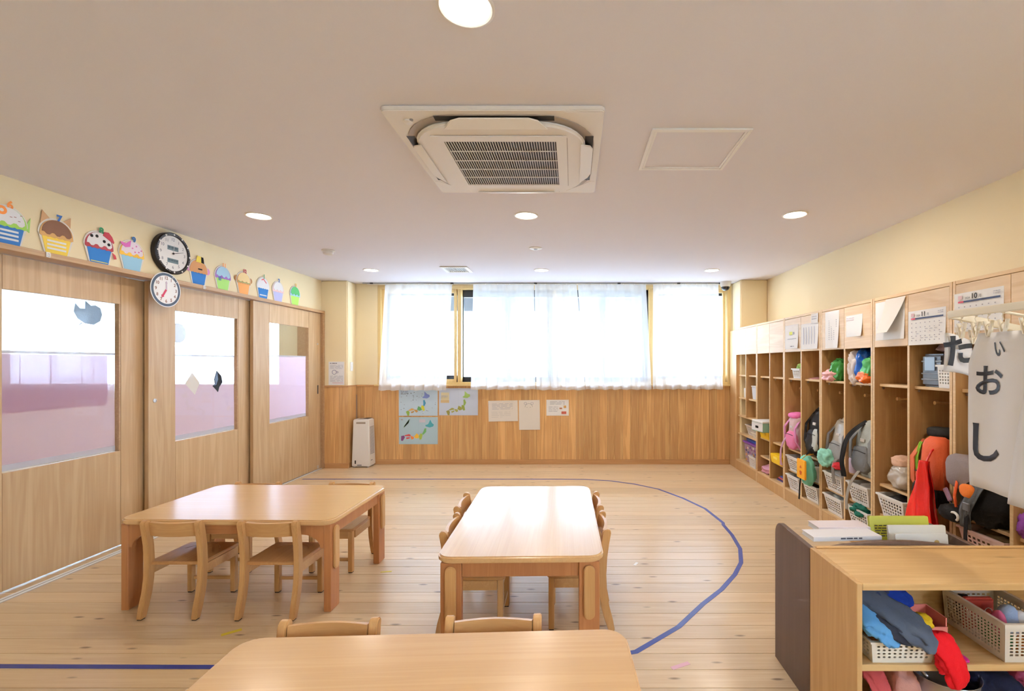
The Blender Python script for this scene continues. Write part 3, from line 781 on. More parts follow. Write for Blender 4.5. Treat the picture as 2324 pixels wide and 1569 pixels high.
# ------------------------------------------------------------------ paper things
def colour(rgb, rough=.75):
    n = 'card_%d_%d_%d' % rgb
    return MATS.get(n) or plain(n, rgb, rough, spec=.25)
def paper(name, label, cat, pl, w, h, mat='paper', curl=.004, group=None, lines=None, th=.0006, nu=8, nv=8, seed=1, lift=.0006):
    """sheet with its lower left corner at the plane origin; curls off at its free corner"""
    def s(u, v):
        d = lift + curl * (u ** 3) * (1 - v) ** 2 + curl * .35 * (.5 + .5 * math.sin(5 * v + 2 * u + seed)) * u * (1 - u) * 4
        return pl.p(w * u, h * v, d)
    o = MB().grid(s, nu, nv, th).build(name, mat, None, smooth=True)
    tag(o, label, cat, group)
    o['_h'] = 0
    return o
def rows(pl, par, x0, x1, y0, y1, n, mat='ink_light', fill=.42, seed=0, h=.0035, name='printed_lines'):
    rnd = random.Random(seed); rs = []; st = (y1 - y0) / n
    for i in range(n):
        y = y1 - (i + .7) * st; x = x0
        while x < x1 - .003:
            l = min(x1 - x, rnd.uniform(.15, .5) * (x1 - x0)); rs.append((x, y, x + l, y + st * fill)); x += l + (x1 - x0) * rnd.uniform(.03, .12)
    return pl.rects(name, rs, h, h + .0002, mat, par)
BK = lambda x, z: Plane((x, YB - .0125, z), (1, 0, 0), (0, 0, 1))
def island(pl, par, pts, rgb, ox, oy, sx, sy, name='printed_region', h=.0016):
    pl.poly(name, [(ox + a * sx, oy + b * sy) for a, b in pts][::-1], h, h + .0003, colour(rgb), par)
HOK = [(.808, .905), (.848, .78), (.90, .725), (.88, .655), (.79, .615), (.69, .66), (.675, .70), (.75, .74)]
HON = [[(.66, .58), (.705, .585), (.70, .45), (.63, .35), (.59, .365), (.63, .465)], [(.59, .385), (.61, .335), (.58, .18), (.53, .165), (.51, .29), (.55, .395)],
       [(.455, .40), (.51, .335), (.51, .22), (.43, .21), (.385, .28), (.43, .35)], [(.305, .31), (.385, .265), (.38, .195), (.325, .17), (.30, .25)],
       [(.145, .33), (.26, .375), (.31, .33), (.285, .285), (.155, .295)], [(.185, .245), (.285, .26), (.275, .21), (.195, .185)], [(.06, .30), (.135, .32), (.155, .25), (.10, .12), (.055, .13)]]
mw, mh = .528, .368
def map_sheet(label, x, z, base, cols, hok, shift=(0, 0), sc=1.0, curl=.002):
    pl = BK(x, z)
    o = paper('map_poster', label, 'map', pl, mw, mh, colour(base), curl=curl, group='maps on the back wall', lift=.001)
    ox, oy = mw * shift[0], mh * shift[1]
    island(pl, o, HOK, hok, ox, oy, mw * sc, mh * sc)
    for p, c in zip(HON, cols): island(pl, o, p, c, ox, oy, mw * sc, mh * sc)
    pl.rects('fold_line', [(mw * .495, .004, mw * .497, mh - .004)], .0016, .0018, colour((170, 196, 206)), o)
    return o, pl
def rotp(pts, a, c=(.45, .5)):
    ca, sa = math.cos(a), math.sin(a); return [(c[0] + (x - c[0]) * ca - (y - c[1]) * sa, c[1] + (x - c[0]) * sa + (y - c[1]) * ca) for x, y in pts]
o, pl = map_sheet('light blue map with rainbow coloured regions, lowest of the maps', -2.361, .274, (186, 214, 226), [(120, 184, 116), (176, 200, 92), (240, 192, 72), (236, 138, 76), (216, 92, 92), (216, 92, 92), (150, 92, 156)], (92, 184, 200))
island(pl, o, [(.27, .93), (.25, .78), (.19, .71), (.13, .66), (.125, .60), (.15, .70), (.21, .75), (.255, .80)], (150, 190, 140), 0, 0, mw, mh)
pl.rects('printed_box', [(mw * .52, mh * .80, mw * .68, mh * .92)], .0016, .0019, colour((214, 210, 224)), o)
pl.rects('printed_label', [(mw * .05, mh * .88, mw * .10, mh * .93), (mw * .88, mh * .15, mw * .93, mh * .17), (mw * .90, mh * .20, mw * .95, mh * .22)], .0016, .0019, 'ink_light', o)
S2 = [rotp(p, .32) for p in HON]; H2 = rotp(HOK, .32)
def map2(label, x, z, base, cols, hok, dots, box_):
    pl = BK(x, z); o = paper('map_poster', label, 'map', pl, mw, mh, colour(base), curl=.002, group='maps on the back wall', lift=.001)
    for p, c in zip(S2 + [H2], cols + [hok]): island(pl, o, p, c, mw * .05, -mh * .02, mw * .92, mh * .92)
    pl.rects('fold_line', [(mw * .495, .004, mw * .497, mh - .004)], .0016, .0018, colour((176, 196, 210)), o)
    rnd = random.Random(5)
    if dots:
        rs = []
        for i in range(70):
            a, b = rnd.uniform(.04, .95), rnd.uniform(.04, .86)
            if abs((a - .2) * .9 - (b - .1)) > .22: rs.append((mw * a, mh * b, mw * a + rnd.uniform(.004, .014), mh * b + rnd.uniform(.004, .008)))
        pl.rects('printed_place_names', rs, .0016, .0019, 'ink', o)
        rows(pl, o, mw * .05, mw * .24, mh * .78, mh * .96, 5, 'ink', .3, 3, h=.0016)
    if box_:
        pl.rects('printed_box', [(mw * .05, mh * .56, mw * .26, mh * .84)], .0016, .0019, colour((224, 214, 178)), o)
        pl.rects('printed_box', [(mw * .04, mh * .46, mw * .26, mh * .56)], .0016, .0019, colour((210, 184, 138)), o)
        rows(pl, o, mw * .06, mw * .22, mh * .66, mh * .74, 3, 'ink_light', .5, 4, h=.002)
map2('pale blue map dotted with many small place names', -2.363, .660, (200, 222, 238), [(86, 160, 196), (214, 214, 70), (110, 170, 110), (206, 160, 92), (206, 160, 92), (190, 150, 90), (150, 190, 90)], (132, 150, 214), True, False)
map2('pale blue map with a green island chain and a yellow legend box', -1.816, .666, (206, 218, 238), [(150, 182, 100), (160, 176, 88), (172, 172, 92), (176, 176, 100), (170, 170, 100), (176, 176, 104), (160, 160, 90)], (170, 206, 120), False, True)
# children's sheets
pl = BK(-1.143, .580).turned(R(1.2)); o = paper('drawing_sheet', 'wide sheet of faint pencil writing pinned to the wooden wall', 'paper', pl, .40, .282, 'paper_warm', curl=.012, group='sheets on the back wall')
rows(pl, o, .05, .33, .16, .25, 5, 'ink_light', .22, 8)
rows(pl, o, .04, .3, .05, .14, 4, colour((206, 202, 198)), .2, 9)
pl = BK(-.728, .468).turned(R(.8)); o = paper('drawing_sheet', 'tall sheet with a small pencil face at its top', 'paper', pl, .284, .402, 'paper_warm', curl=.010, group='sheets on the back wall')
MB().tube([pl.p(.135 + .05 * math.cos(a), .31 + .045 * math.sin(a), .003) for a in [R(8 * k) for k in range(0, 24)]], .0012, 5).build('pencil_line', 'ink', o)
for sx in (-1, 1):
    MB().tube([pl.p(.135 + sx * .045 + .018 * math.cos(a), .358 + .016 * math.sin(a), .003) for a in [R(24 * k) for k in range(15)]], .002, 5, closed=True).build('pencil_line', 'ink_light', o)
pl.rects('pencil_dots', [(.108, .30, .113, .306), (.152, .30, .157, .306)], .003, .0033, 'ink_black', o)
pl = BK(-.359, .661); o = paper('notice_sheet', 'small white notice with three orange stickers', 'paper', pl, .305, .216, 'paper', curl=.003, group='sheets on the back wall')
rows(pl, o, .05, .25, .15, .20, 3, 'ink_light', .3, 2); rows(pl, o, .03, .16, .05, .13, 4, 'ink_light', .25, 6)
for a, b, w, h, c in ((.235, .105, .034, .032, (206, 160, 96)), (.178, .088, .036, .022, (190, 140, 120)), (.205, .022, .066, .036, (196, 104, 84))):
    pl.rects('sticker', [(a, b, a + w, b + h)], .0032, .0036, colour(c), o)
PX = Plane((-3.195, PLY - .0005, 1.088), (1, 0, 0), (0, 0, 1))
o = paper('notice_sheet', 'notice sheet with a round diagram on the yellow pier', 'paper', PX, .205, .305, 'paper', curl=.002)
rows(PX, o, .02, .11, .275, .292, 1, 'ink', .5, 1, h=.0028); rows(PX, o, .02, .19, .21, .265, 5, 'ink_light', .3, 2, h=.0028); rows(PX, o, .02, .19, .04, .125, 7, 'ink_light', .3, 3, h=.0028)
MB().tube([PX.p(.075 + .028 * math.cos(a), .168 + .028 * math.sin(a), .003) for a in [R(20 * k) for k in range(18)]], .0025, 5, closed=True).build('printed_circle', colour((110, 112, 150)), o)
MB().tube([PX.p(.115 + .012 * math.cos(a), .168 + .010 * math.sin(a), .003) for a in [R(30 * k) for k in range(12)]], .0018, 5, closed=True).build('printed_circle', colour((110, 112, 150)), o)
PX.rects('printed_rule', [(.05, .025, .19, .029)], .0028, .0031, colour((206, 110, 130)), o)

# papers on the cupboard doors of the lockers
LK = lambda y, z: Plane((LX - .0006, y, z), (0, -1, 0), (0, 0, 1))      # y = far (picture-left) edge
def lk_paper(y0, y1, z0, z1, label, **k): 
    pl = LK(y0, z0); return paper('notice_sheet', label, 'paper', pl, y0 - y1, z1 - z0, group='papers on the locker cupboards', **k), pl
o, pl = lk_paper(4.668, 4.39, 1.512, 1.742, 'white sheet with a yellow note on the cupboard above the pink backpack', curl=.012)
pl.rects('sticky_note', [(.10, .135, .16, .165)], .004, .0045, colour((226, 230, 120)), o); pl.rects('printed_shape', [(.17, .14, .20, .16), (.06, .093, .24, .098)], .004, .0045, 'ink_light', o); rows(pl, o, .12, .22, .015, .03, 1, 'ink', .4, 2, h=.006)
o, pl = lk_paper(4.345, 4.035, 1.498, 1.729, 'white table sheet with grey columns above the black backpack', curl=.012, seed=2)
pl.rects('printed_columns', [(.05 + .048 * i, .045, .062 + .048 * i, .20) for i in range(5)], .0045, .0049, colour((206, 208, 222)), o)
o, pl = lk_paper(4.15, 4.03, 1.722, 1.806, 'small memo taped above the white table sheet', lift=.006, curl=.004)
rows(pl, o, .02, .1, .03, .07, 2, 'ink_light', .3, 4, h=.010)
o, pl = lk_paper(3.925, 3.72, 1.494, 1.796, 'tall white list sheet above the grey backpacks', curl=.016, seed=3)
pl.rects('printed_columns', [(.06 + .035 * i, .07 + .017 * j, .071 + .035 * i, .077 + .017 * j) for i in range(4) for j in range(10)], .005, .0053, 'ink_light', o)
o, pl = lk_paper(3.628, 3.42, 1.572, 1.735, 'small squarish white memo on the cupboard beside the list sheet', curl=.014, seed=5)
rows(pl, o, .015, .11, .12, .15, 2, colour((214, 190, 196)), .3, 7, h=.005)
o, pl = lk_paper(3.272, 2.985, 1.528, 1.79, 'crumpled sheets hanging in layers on the cupboard beside the November calendar', curl=.006, seed=6)
def flap(u, v):
    q = LK(3.16, 1.575); return q.p((.19 * u) * (1 - .25 * (1 - v)) - .05 * (1 - v), .225 * v, .006 + .055 * (1 - v) ** 1.5 * (.6 + .4 * u))
MB().grid(flap, 8, 8, .0008).build('loose_sheet', 'paper_warm', o, smooth=True)
def calendar(y0, z0, month, label):
    pl = LK(y0, z0); w, h = .300, .212
    o = paper('wall_calendar', label, 'calendar', pl, w, h, 'paper', curl=.008, group='calendars on the lockers')
    pl.text(month, w * .44, h * .875, .0045, .040, 'ink_black', o, bold=.0006)
    pl.text('2024', w * .30, h * .85, .0045, .016, 'ink', o); pl.text('月', w * .56, h * .855, .0045, .019, 'ink', o)
    pl.rects('weekday_bar', [(w * .10, h * .745, w * .22, h * .79)], .0045, .0048, colour((206, 92, 110)), o)
    pl.rects('weekday_bar', [(w * .22, h * .745, w * .95, h * .79)], .0045, .0048, colour((86, 98, 130)), o)
    pl.rects('printed_mark', [(w * .10, h * .83, w * .19, h * .93)], .0045, .0048, colour((226, 196, 200)), o)
    rows(pl, o, w * .82, w * .95, h * .84, h * .94, 2, 'ink_light', .35, 3, h=.0045)
    rs = []; rnd = random.Random(int(month))
    for r_ in range(5):
        for c_ in range(7):
            a, b = w * (.10 + .122 * c_), h * (.62 - .125 * r_); rs.append((a + .003, b, a + .010, b + .006))
            if rnd.random() < .4: rs.append((a + .006, b - .011, a + .028, b - .008))
    pl.rects('printed_dates', rs, .0048, .0051, colour((170, 168, 180)), o)
calendar(2.955, 1.482, '11', 'white November wall calendar on the cupboard above the red bag')
calendar(2.598, 1.540, '10', 'white October wall calendar behind the hanging laundry frame')

# ------------------------------------------------------------------ cupcake birthday cards along the door lintel
TOPZ = 2.0565
def cupcake(y, label, wrap, ice, num, numc, extra=None, w=.20, cap=None, bars=None):
    pl = Plane((XL + .0008, y, TOPZ), (0, 1, 0), (0, 0, 1))
    t = thing('cupcake_card', label, 'card', (0, 0, 0), group='cupcake birthday cards above the doors')
    k = w / .20
    wr = [(-.062 * k, 0), (.062 * k, 0), (.088 * k, .118), (-.088 * k, .118)]
    pl.poly('backing', [(-.066 * k, 0), (.066 * k, 0), (.100 * k, .118)] + [(.104 * k * math.cos(a), .125 + .106 * math.sin(a)) for a in [R(12 * i) for i in range(16)]] + [(-.100 * k, .118)], .0005, .0060, 'paper_warm', t)
    pl.poly('wrapper', [(a * .97, b + .001) for a, b in wr], .0062, .0074, colour(wrap), t)
    dome = [(.097 * k * math.cos(a), .122 + .098 * math.sin(a)) for a in [R(12 * i) for i in range(16)]]
    wav = [(-.097 * k + .194 * k * i / 16, .112 - .008 * abs(math.sin(i * math.pi / 2.7))) for i in range(17)]
    pl.poly('icing', dome + wav, .0076, .0090, colour(ice), t)
    if cap:
        cp = [(.086 * k * math.cos(a), .135 + .084 * math.sin(a)) for a in [R(12 * i) for i in range(16)]] + [(-.086 * k + .172 * k * i / 12, .130 + (.004 if i % 4 < 2 else -.010)) for i in range(13)]
        pl.poly('icing_cap', cp, .0092, .0104, colour(cap), t)
    if bars: pl.rects('caption_strip', [(-.055 * k, .030 + .024 * i, .055 * k, .042 + .024 * i) for i in range(bars)], .0076, .0082, 'paper', t)
    pl.text(num, .012, .232, .0096, .062 if len(num) == 1 else .05, colour(numc), t, name='number', bold=.003)
    if extra: extra(pl, t)
    return t
def circ(cx, cy, r, n=14, sx=1): return [(cx + sx * r * math.cos(2 * math.pi * i / n), cy + r * math.sin(2 * math.pi * i / n)) for i in range(n)]
def ears(c, pts): return lambda pl, t: [pl.poly('ear', p, .003, .0058, colour(c), t) for p in pts]
def e1(pl, t):
    pl.poly('leaf', [(.085, .12), (.118, .19), (.112, .10)], .003, .0058, colour((170, 214, 110)), t)
    pl.poly('flower', circ(-.03, .195, .026), .0106, .0118, colour((232, 140, 70)), t); pl.poly('flower_centre', circ(-.03, .195, .010), .012, .0126, 'paper', t)
    for a, b in ((.03, .17), (.05, .15), (.06, .185), (.01, .165)): pl.rects('sprinkle', [(a, b, a + .012, b + .003)], .0106, .011, colour((150, 70, 70)), t)
def e3(pl, t):
    for a, b in ((-.055, .185), (-.02, .19), (.03, .165), (.062, .15)): pl.poly('spot', circ(a, b, .011, 8), .0106, .0112, 'ink_black', t)
    pl.poly('hat', [(.02, .205), (.095, .165), (.10, .175), (.085, .21), (.06, .235), (.03, .232)], .0106, .0125, colour((176, 58, 66)), t)
    pl.poly('ribbon', [(.085, .10), (.11, .085), (.118, .06), (.10, .055)], .0106, .0118, colour((186, 66, 70)), t)
    pl.rects('wave_line', [(-.058, .014, .058, .020)], .0076, .008, colour((230, 214, 120)), t)
def e4(pl, t):
    pl.poly('bow', [(-.095, .20), (-.05, .195), (-.012, .225), (-.02, .175), (-.055, .165), (-.085, .18)], .0106, .0122, colour((220, 116, 190)), t)
    for a, b in ((0, .17), (.03, .19), (.05, .15), (.07, .165), (.02, .145)): pl.poly('dot', circ(a, b, .006, 8), .0106, .0112, colour((220, 120, 180)), t)
def e5(pl, t):
    for s in (-1, 1): pl.poly('ear', circ(s * .098, .135, .03), .003, .0058, colour((226, 150, 200)), t)
    pl.poly('hat', [(-.035, .20), (.055, .195), (.045, .25), (-.02, .255)], .0106, .012, colour((236, 206, 84)), t); pl.poly('hat_band', [(.022, .20), (.055, .195), (.045, .25), (.02, .25)], .0122, .0126, 'ink_black', t)
    pl.rects('moustache', [(-.01, .135, .035, .147)], .0106, .0112, 'ink_black', t)
def e7(pl, t):
    for s in (-1, 1): pl.poly('ear', circ(s * .098, .15, .028), .003, .0058, colour((176, 124, 76)), t)
    pl.rects('green_line', [(-.085, .118, .085, .124)], .0106, .0112, colour((120, 170, 110)), t)
def e8(pl, t): pl.poly('red_squiggle', [(-.03, .19), (.0, .20), (.045, .165), (.05, .172), (.0, .212), (-.03, .20)], .0106, .0112, colour((206, 66, 70)), t)
def e6(pl, t): pl.rects('candle', [(-.06 + .012 * i, .085, -.054 + .012 * i, .125) for i in range(3)], .0106, .0112, colour((90, 130, 190)), t)
cupcake(2.705, 'cupcake card with white icing, orange flower and blue wrapper, cut by the picture edge', (70, 130, 196), (170, 214, 96), '6', (232, 140, 70), e1, cap=(240, 240, 240), bars=3)
cupcake(2.965, 'chocolate cupcake card with pointed ears, yellow wrapper and number 7', (240, 204, 84), (216, 168, 108), '7', (66, 110, 180), ears((206, 160, 116), [[(-.09, .18), (-.08, .265), (-.03, .215)], [(.03, .215), (.085, .26), (.082, .19)]]), cap=(132, 92, 68), bars=3)
cupcake(3.232, 'cupcake card with dark red icing, spotted white top, red hat and number 8', (64, 132, 202), (168, 66, 74), '8', (60, 140, 96), e3, cap=(236, 234, 234))
cupcake(3.472, 'cupcake card with pink bow, light blue wrapper and number 9', (164, 208, 230), (240, 188, 76), '9', (70, 120, 180), e4, cap=(240, 226, 236))
cupcake(4.09, 'brown cupcake card with pink ears, moustache and number 10', (64, 128, 196), (206, 146, 96), '10', (70, 60, 50), e5)
cupcake(4.375, 'cupcake card with purple icing, pale green wrapper and number 11', (178, 226, 122), (170, 122, 196), '11', (236, 150, 90), e6, cap=(184, 220, 240))
cupcake(4.65, 'brown cupcake card with round ears, orange wrapper and number 12', (240, 166, 96), (204, 146, 92), '12', (176, 66, 70), e7, cap=(238, 208, 150))
cupcake(4.942, 'cupcake card with white icing, blue wrapper and number 1', (62, 130, 196), (240, 240, 242), '1', (80, 160, 120), e8, bars=1)
cupcake(5.193, 'cupcake card with pale pink icing, lavender wrapper and number 2', (196, 198, 236), (240, 206, 208), '2', (70, 120, 190), cap=(240, 240, 242))
cupcake(5.51, 'cupcake card with blue and green icing, lime wrapper and number 3', (182, 226, 110), (172, 216, 236), '3', (222, 176, 90), None, cap=(96, 184, 110))
for yy in (2.88, 4.10):
    h = thing('cord_clip', 'small white cord clip on the lintel beside the yellow cupcake card' if yy < 3 else 'white hook clip on the lintel under the brown moustache cupcake card', 'clip', (-3.243, yy, 2.04))
    MB().box(.0003, .004, -.012, .012, -.016, .016).build('clip_base', 'white_plastic', h, bevel=.001); MB().tube([(.004, 0, .006), (.014, 0, .004), (.015, 0, -.008), (.005, 0, -.010)], .003, 6).build('clip_hook', 'white_plastic', h)

# ------------------------------------------------------------------ clocks
def clock_face(pl, t, r, col, size, bold=.0, h=.002):
    for i in range(1, 13):
        a = R(90 - 30 * i); pl.text(str(i), r * math.cos(a), r * math.sin(a), h, size, col, t, name='numeral', bold=bold)
ck = thing('wall_clock', 'round wall clock with black rim and two grey displays', 'clock', (0, 0, 0), group='wall clocks')
pl = Plane((XL, 3.792, 2.262), (0, 1, 0), (0, 0, 1))
def disc(prof, mat, name, par, pl, n=48):
    m = MB().lathe(prof, n)
    M4 = pl.mat(0, 0, 0); m.v = [tuple(M4 @ Vector(v)) for v in m.v]; return m.build(name, mat, par, smooth=True)
rim_ = disc([(.150, .0005), (.166, .006), (.168, .040), (.160, .048), (.144, .046), (.141, .036)], 'black_plastic', 'rim', ck, pl)
disc([(.141, .0362), (.141, .0372)], 'white_plastic', 'dial', ck, pl)
for i in range(12):
    a = R(30 * i); pl.poly('hour_stud', circ(.152 * math.cos(a), .152 * math.sin(a), .007, 10), .0485, .0505, 'white_plastic', rim_)
m = MB()
for i in range(60):
    if i % 5:
        a = R(6 * i); d = Vector((math.cos(a), math.sin(a))); n = Vector((-d.y, d.x)) * .0012
        q = [d * .148 - n, d * .156 - n, d * .156 + n, d * .148 + n]
        m.hexa([pl.p(*v, .0475) for v in q] + [pl.p(*v, .0492) for v in q])
m.build('minute_marks', 'grey_plastic', ck)
clock_face(pl, ck, .112, 'ink', .034, h=.0376)
for z in (.042, -.060):
    dp = pl.rects('display', [(-.052, z - .018, .052, z + .018)], .0374, .0380, colour((120, 138, 142)), ck)
    rows(pl, dp, -.044, .044, z - .010, z + .014, 1, colour((92, 106, 112)), .62, 3 if z > 0 else 4, h=.0381, name='display_digits')
def hand(a, l, w, mat, h, name='hand'):
    d = Vector((math.sin(R(a)), math.cos(R(a)))); n = Vector((d.y, -d.x)) * w
    return pl.poly(name, [tuple(-d * .012 - n), tuple(d * l - n * .4), tuple(d * l + n * .4), tuple(-d * .012 + n)], h, h + .0012, mat, ck)
hand(74, .105, .0022, 'ink_black', .0390); hand(8, .07, .003, colour((214, 214, 216)), .0405)
pl.poly('hand_pin', circ(0, 0, .007), .042, .045, 'ink_black', ck)
pc = thing('paper_clock', 'flat card teaching clock with grey rim and red hand', 'clock', (0, 0, 0), group='wall clocks')
pl = Plane((-3.242, 3.712, 1.956), (0, 1, 0), (0, 0, 1))
disc([(.138, .0006), (.138, .0030)], 'paper', 'card', pc, pl); disc([(.132, .0031), (.132, .0036)], colour((92, 104, 120)), 'rim', pc, pl); disc([(.112, .0037), (.112, .0042)], 'paper', 'dial', pc, pl)
clock_face(pl, pc, .092, colour((140, 104, 92)), .034, .0012, .0046)
ck2 = pc
def hand2(a, l, w, mat, h):
    d = Vector((math.sin(R(a)), math.cos(R(a)))); n = Vector((d.y, -d.x)) * w
    pl.poly('hand', [tuple(-n), tuple(d * l * .72 - n), tuple(d * l * .76 - n * 1.8), tuple(d * l), tuple(d * l * .76 + n * 1.8), tuple(d * l * .72 + n), tuple(n)], h, h + .001, mat, pc)
hand2(212, .078, .008, colour((196, 70, 96)), .0048); hand2(0, .068, .006, colour((206, 190, 206)), .006)
for a in (30, 52): pl.poly('tack', circ(.122 * math.sin(R(a)), .122 * math.cos(R(a)), .004, 8), .0038, .006, 'white_plastic', pc)

# ------------------------------------------------------------------ air purifier
ap = thing('air_purifier', 'white tower air purifier standing in the corner by the pier', 'air purifier', (-2.79, 6.222, 0))
w0, w1, d0, d1, hh = .118, .104, .098, .084, .632
MB().hexa([(-w0, -d0, .012), (w0, -d0, .012), (w0, d0, .012), (-w0, d0, .012), (-w1, -d1, hh), (w1, -d1, hh), (w1, d1, hh), (-w1, d1, hh)]).build('body', 'white_plastic', ap, bevel=.010, seg=3, smooth=True)
for sx in (-1, 1):
    for sy in (-1, 1): MB().lathe([(.012, 0), (.012, .014)], 10, (sx * .09, sy * .075, 0)).build('foot', 'grey_plastic', ap)
MB().box(-.05, .085, -.06, .06, hh + .0002, hh + .006).build('top_grille', 'ac_grey', ap, bevel=.002); MB().box(.02, .08, -.055, .055, hh + .0065, hh + .009).build('control_panel', 'black_plastic', ap)
def fx(z): return w0 + (w1 - w0) * (z - .012) / (hh - .012)
def fyy(z): return d0 + (d1 - d0) * (z - .012) / (hh - .012)
for i in range(24):
    z = .17 + i * .0155; x = fx(z); MB().hexa([(x - .002, -.062, z), (x + .0015, -.062, z), (x + .0015, .062, z), (x - .002, .062, z), (x - .002, -.062, z + .007), (x + .0015, -.062, z + .007), (x + .0015, .062, z + .007), (x - .002, .062, z + .007)]).build('vent_slat', 'grey_plastic', ap)
z = .575; MB().box(-.06, .06, -fyy(z) - .002, -fyy(z) + .004, z, z + .022).build('handle_slot', 'ac_grey', ap); MB().box(-.075, -.06, -d0 - .001, -d0 + .004, .05, .095).build('water_gauge', 'black_plastic', ap)
MB().box(-.045, .015, -d0 - .001, -d0 + .004, .025, .04).build('rating_label', 'grey_plastic', ap); MB().box(fx(.09) - .002, fx(.09) + .0015, -.05, .0, .085, .092).build('brand_mark', 'ink', ap)
tag(MB().tube([(-2.93, 6.318, .95), (-2.93, 6.318, .60), (-2.925, 6.318, .45), (-2.90, 6.315, .30)], .004, 6).build('power_cord', 'grey_plastic', None), 'grey cord running down the corner behind the air purifier', 'cord')

# ------------------------------------------------------------------ tape on the floor
plain('blue_tape', (52, 66, 150), .35); plain('pink_tape', (226, 176, 190), .5); plain('yellow_tape', (222, 200, 60), .5); plain('white_mark', (238, 238, 232), .5)
pts = [(-3.20, 5.516), (-2.0, 5.516), (-.6, 5.516), (.15, 5.505), (.45, 5.43), (.70, 5.29), (.93, 5.08), (1.12, 4.73), (1.246, 4.393), (1.29, 4.0), (1.275, 3.95), (1.27, 3.72), (1.235, 3.44), (1.155, 3.20), (1.05, 3.02), (.90, 2.82), (.74, 2.65), (.55, 2.42), (.30, 2.21), (-.1, 2.11), (-.9, 2.095), (-2.0, 2.10), (-3.24, 2.108)]
tag(MB().ribbon([(a, b, .0007) for a, b in pts], .027, .0008, side=(0, 1, 0)).build('floor_tape', 'blue_tape', None) if False else
    MB().grid(lambda u, v: (0, 0, 0), 1, 1).build('floor_tape', 'blue_tape', None), 'long blue tape line curving round the floor like a track', 'tape')
ft = bpy.data.objects['floor_tape']
m = MB(); vs = []
for i, (a, b) in enumerate(pts):
    p0 = Vector(pts[max(0, i - 1)]); p1 = Vector(pts[min(len(pts) - 1, i + 1)]); d = (p1 - p0).normalized(); n = Vector((-d.y, d.x)) * .0145
    vs += [(a + n.x, b + n.y, .0003), (a - n.x, b - n.y, .0003), (a + n.x, b + n.y, .001), (a - n.x, b - n.y, .001)]
fs = []
for i in range(len(pts) - 1):
    k = i * 4; fs += [(k + 2, k + 3, k + 7, k + 6), (k, k + 4, k + 5, k + 1), (k, k + 2, k + 6, k + 4), (k + 1, k + 5, k + 7, k + 3)]
me = bpy.data.meshes.new('floor_tape'); me.from_pydata(vs, [], fs); me.materials.append(MATS['blue_tape']); ft.data = me
def bit(x, y, l, w, rz, mat, label):
    o = MB().box(-l / 2, l / 2, -w / 2, w / 2, .0003, .0011).build('tape_piece', mat, None); o.location = (x, y, 0); o.rotation_euler = (0, 0, R(rz))
    return tag(o, label, 'tape', 'scraps of tape on the floor')
bit(.487, 2.108, .095, .022, 24, 'pink_tape', 'scrap of pink tape on the floor beyond the blue curve')
bit(-1.735, 2.37, .085, .024, 38, 'yellow_tape', 'scrap of yellow tape on the floor before the door-side table')
bit(.43, 3.18, .05, .018, 60, 'white_mark', 'small white scrap on the floor beside the middle table')
bit(-1.225, 3.06, .07, .015, 10, 'yellow_tape', 'short pale yellow scrap between the two tables with chairs')
# ------------------------------------------------------------------ soft goods helpers
def fabric(rgb, rough=.8, sheen=0.0):
    n = 'fabric_%d_%d_%d' % rgb
    return MATS.get(n) or plain(n, rgb, rough, spec=.25, bump=.35, bscale=120, var=.05)
def shiny(rgb):
    n = 'shiny_%d_%d_%d' % rgb
    return MATS.get(n) or plain(n, rgb, .22, bump=.5, bscale=22, var=.05)
def plast(rgb, rough=.38):
    n = 'plastic_%d_%d_%d' % rgb
    return MATS.get(n) or plain(n, rgb, rough)
def lerp_path(pts, u):
    pts = [Vector(p) for p in pts]; n = len(pts) - 1; f = min(u * n, n - 1e-6); i = int(f); t = f - i
    p0 = pts[max(0, i - 1)]; p1 = pts[i]; p2 = pts[i + 1]; p3 = pts[min(n, i + 2)]
    return .5 * ((2 * p1) + (p2 - p0) * t + (2 * p0 - 5 * p1 + 4 * p2 - p3) * t * t + (3 * p1 - p0 - 3 * p2 + p3) * t ** 3)
def cloth(name, pts, widths, mat, parent=None, side=(1, 0, 0), bulge=.02, seed=0, crumple=.006, nu=22, nv=10, th=.003):
    """piece of cloth laid along a path: bulging across, with soft creases"""
    sd = Vector(side).normalized()
    def s(u, v):
        p = lerp_path(pts, u); q = lerp_path(pts, min(1, u + .02)) - lerp_path(pts, max(0, u - .02)); q = q.normalized() if q.length > 1e-9 else Vector((0, 0, 1))
        sv = (sd - q * sd.dot(q)).normalized(); nv_ = q.cross(sv)
        wv = widths if not isinstance(widths, (list, tuple)) else lerp_path([(w, 0, 0) for w in widths], u).x
        a = (v - .5) * wv; b = bulge * (1 - (2 * v - 1) ** 2)
        c = crumple * (mnoise.noise(Vector((u * 5 + seed * 3.7, v * 4, seed))) + .6 * math.sin(14 * v + 5 * u + seed))
        return p + sv * a - nv_ * (b + c)
    return MB().grid(s, nu, nv, th).build(name, mat, parent, smooth='all')
def bundle(name, label, cat, c, r, mat, seed=0, lump=.28, freq=9, e=.75, parent=None, rot=None, group=None):
    o = MB().blob(c, r, e, 40, 26, lump * 1.25, freq, seed, rot).build(name, mat, parent, smooth='all')
    if label: tag(o, label, cat, group)
    return o
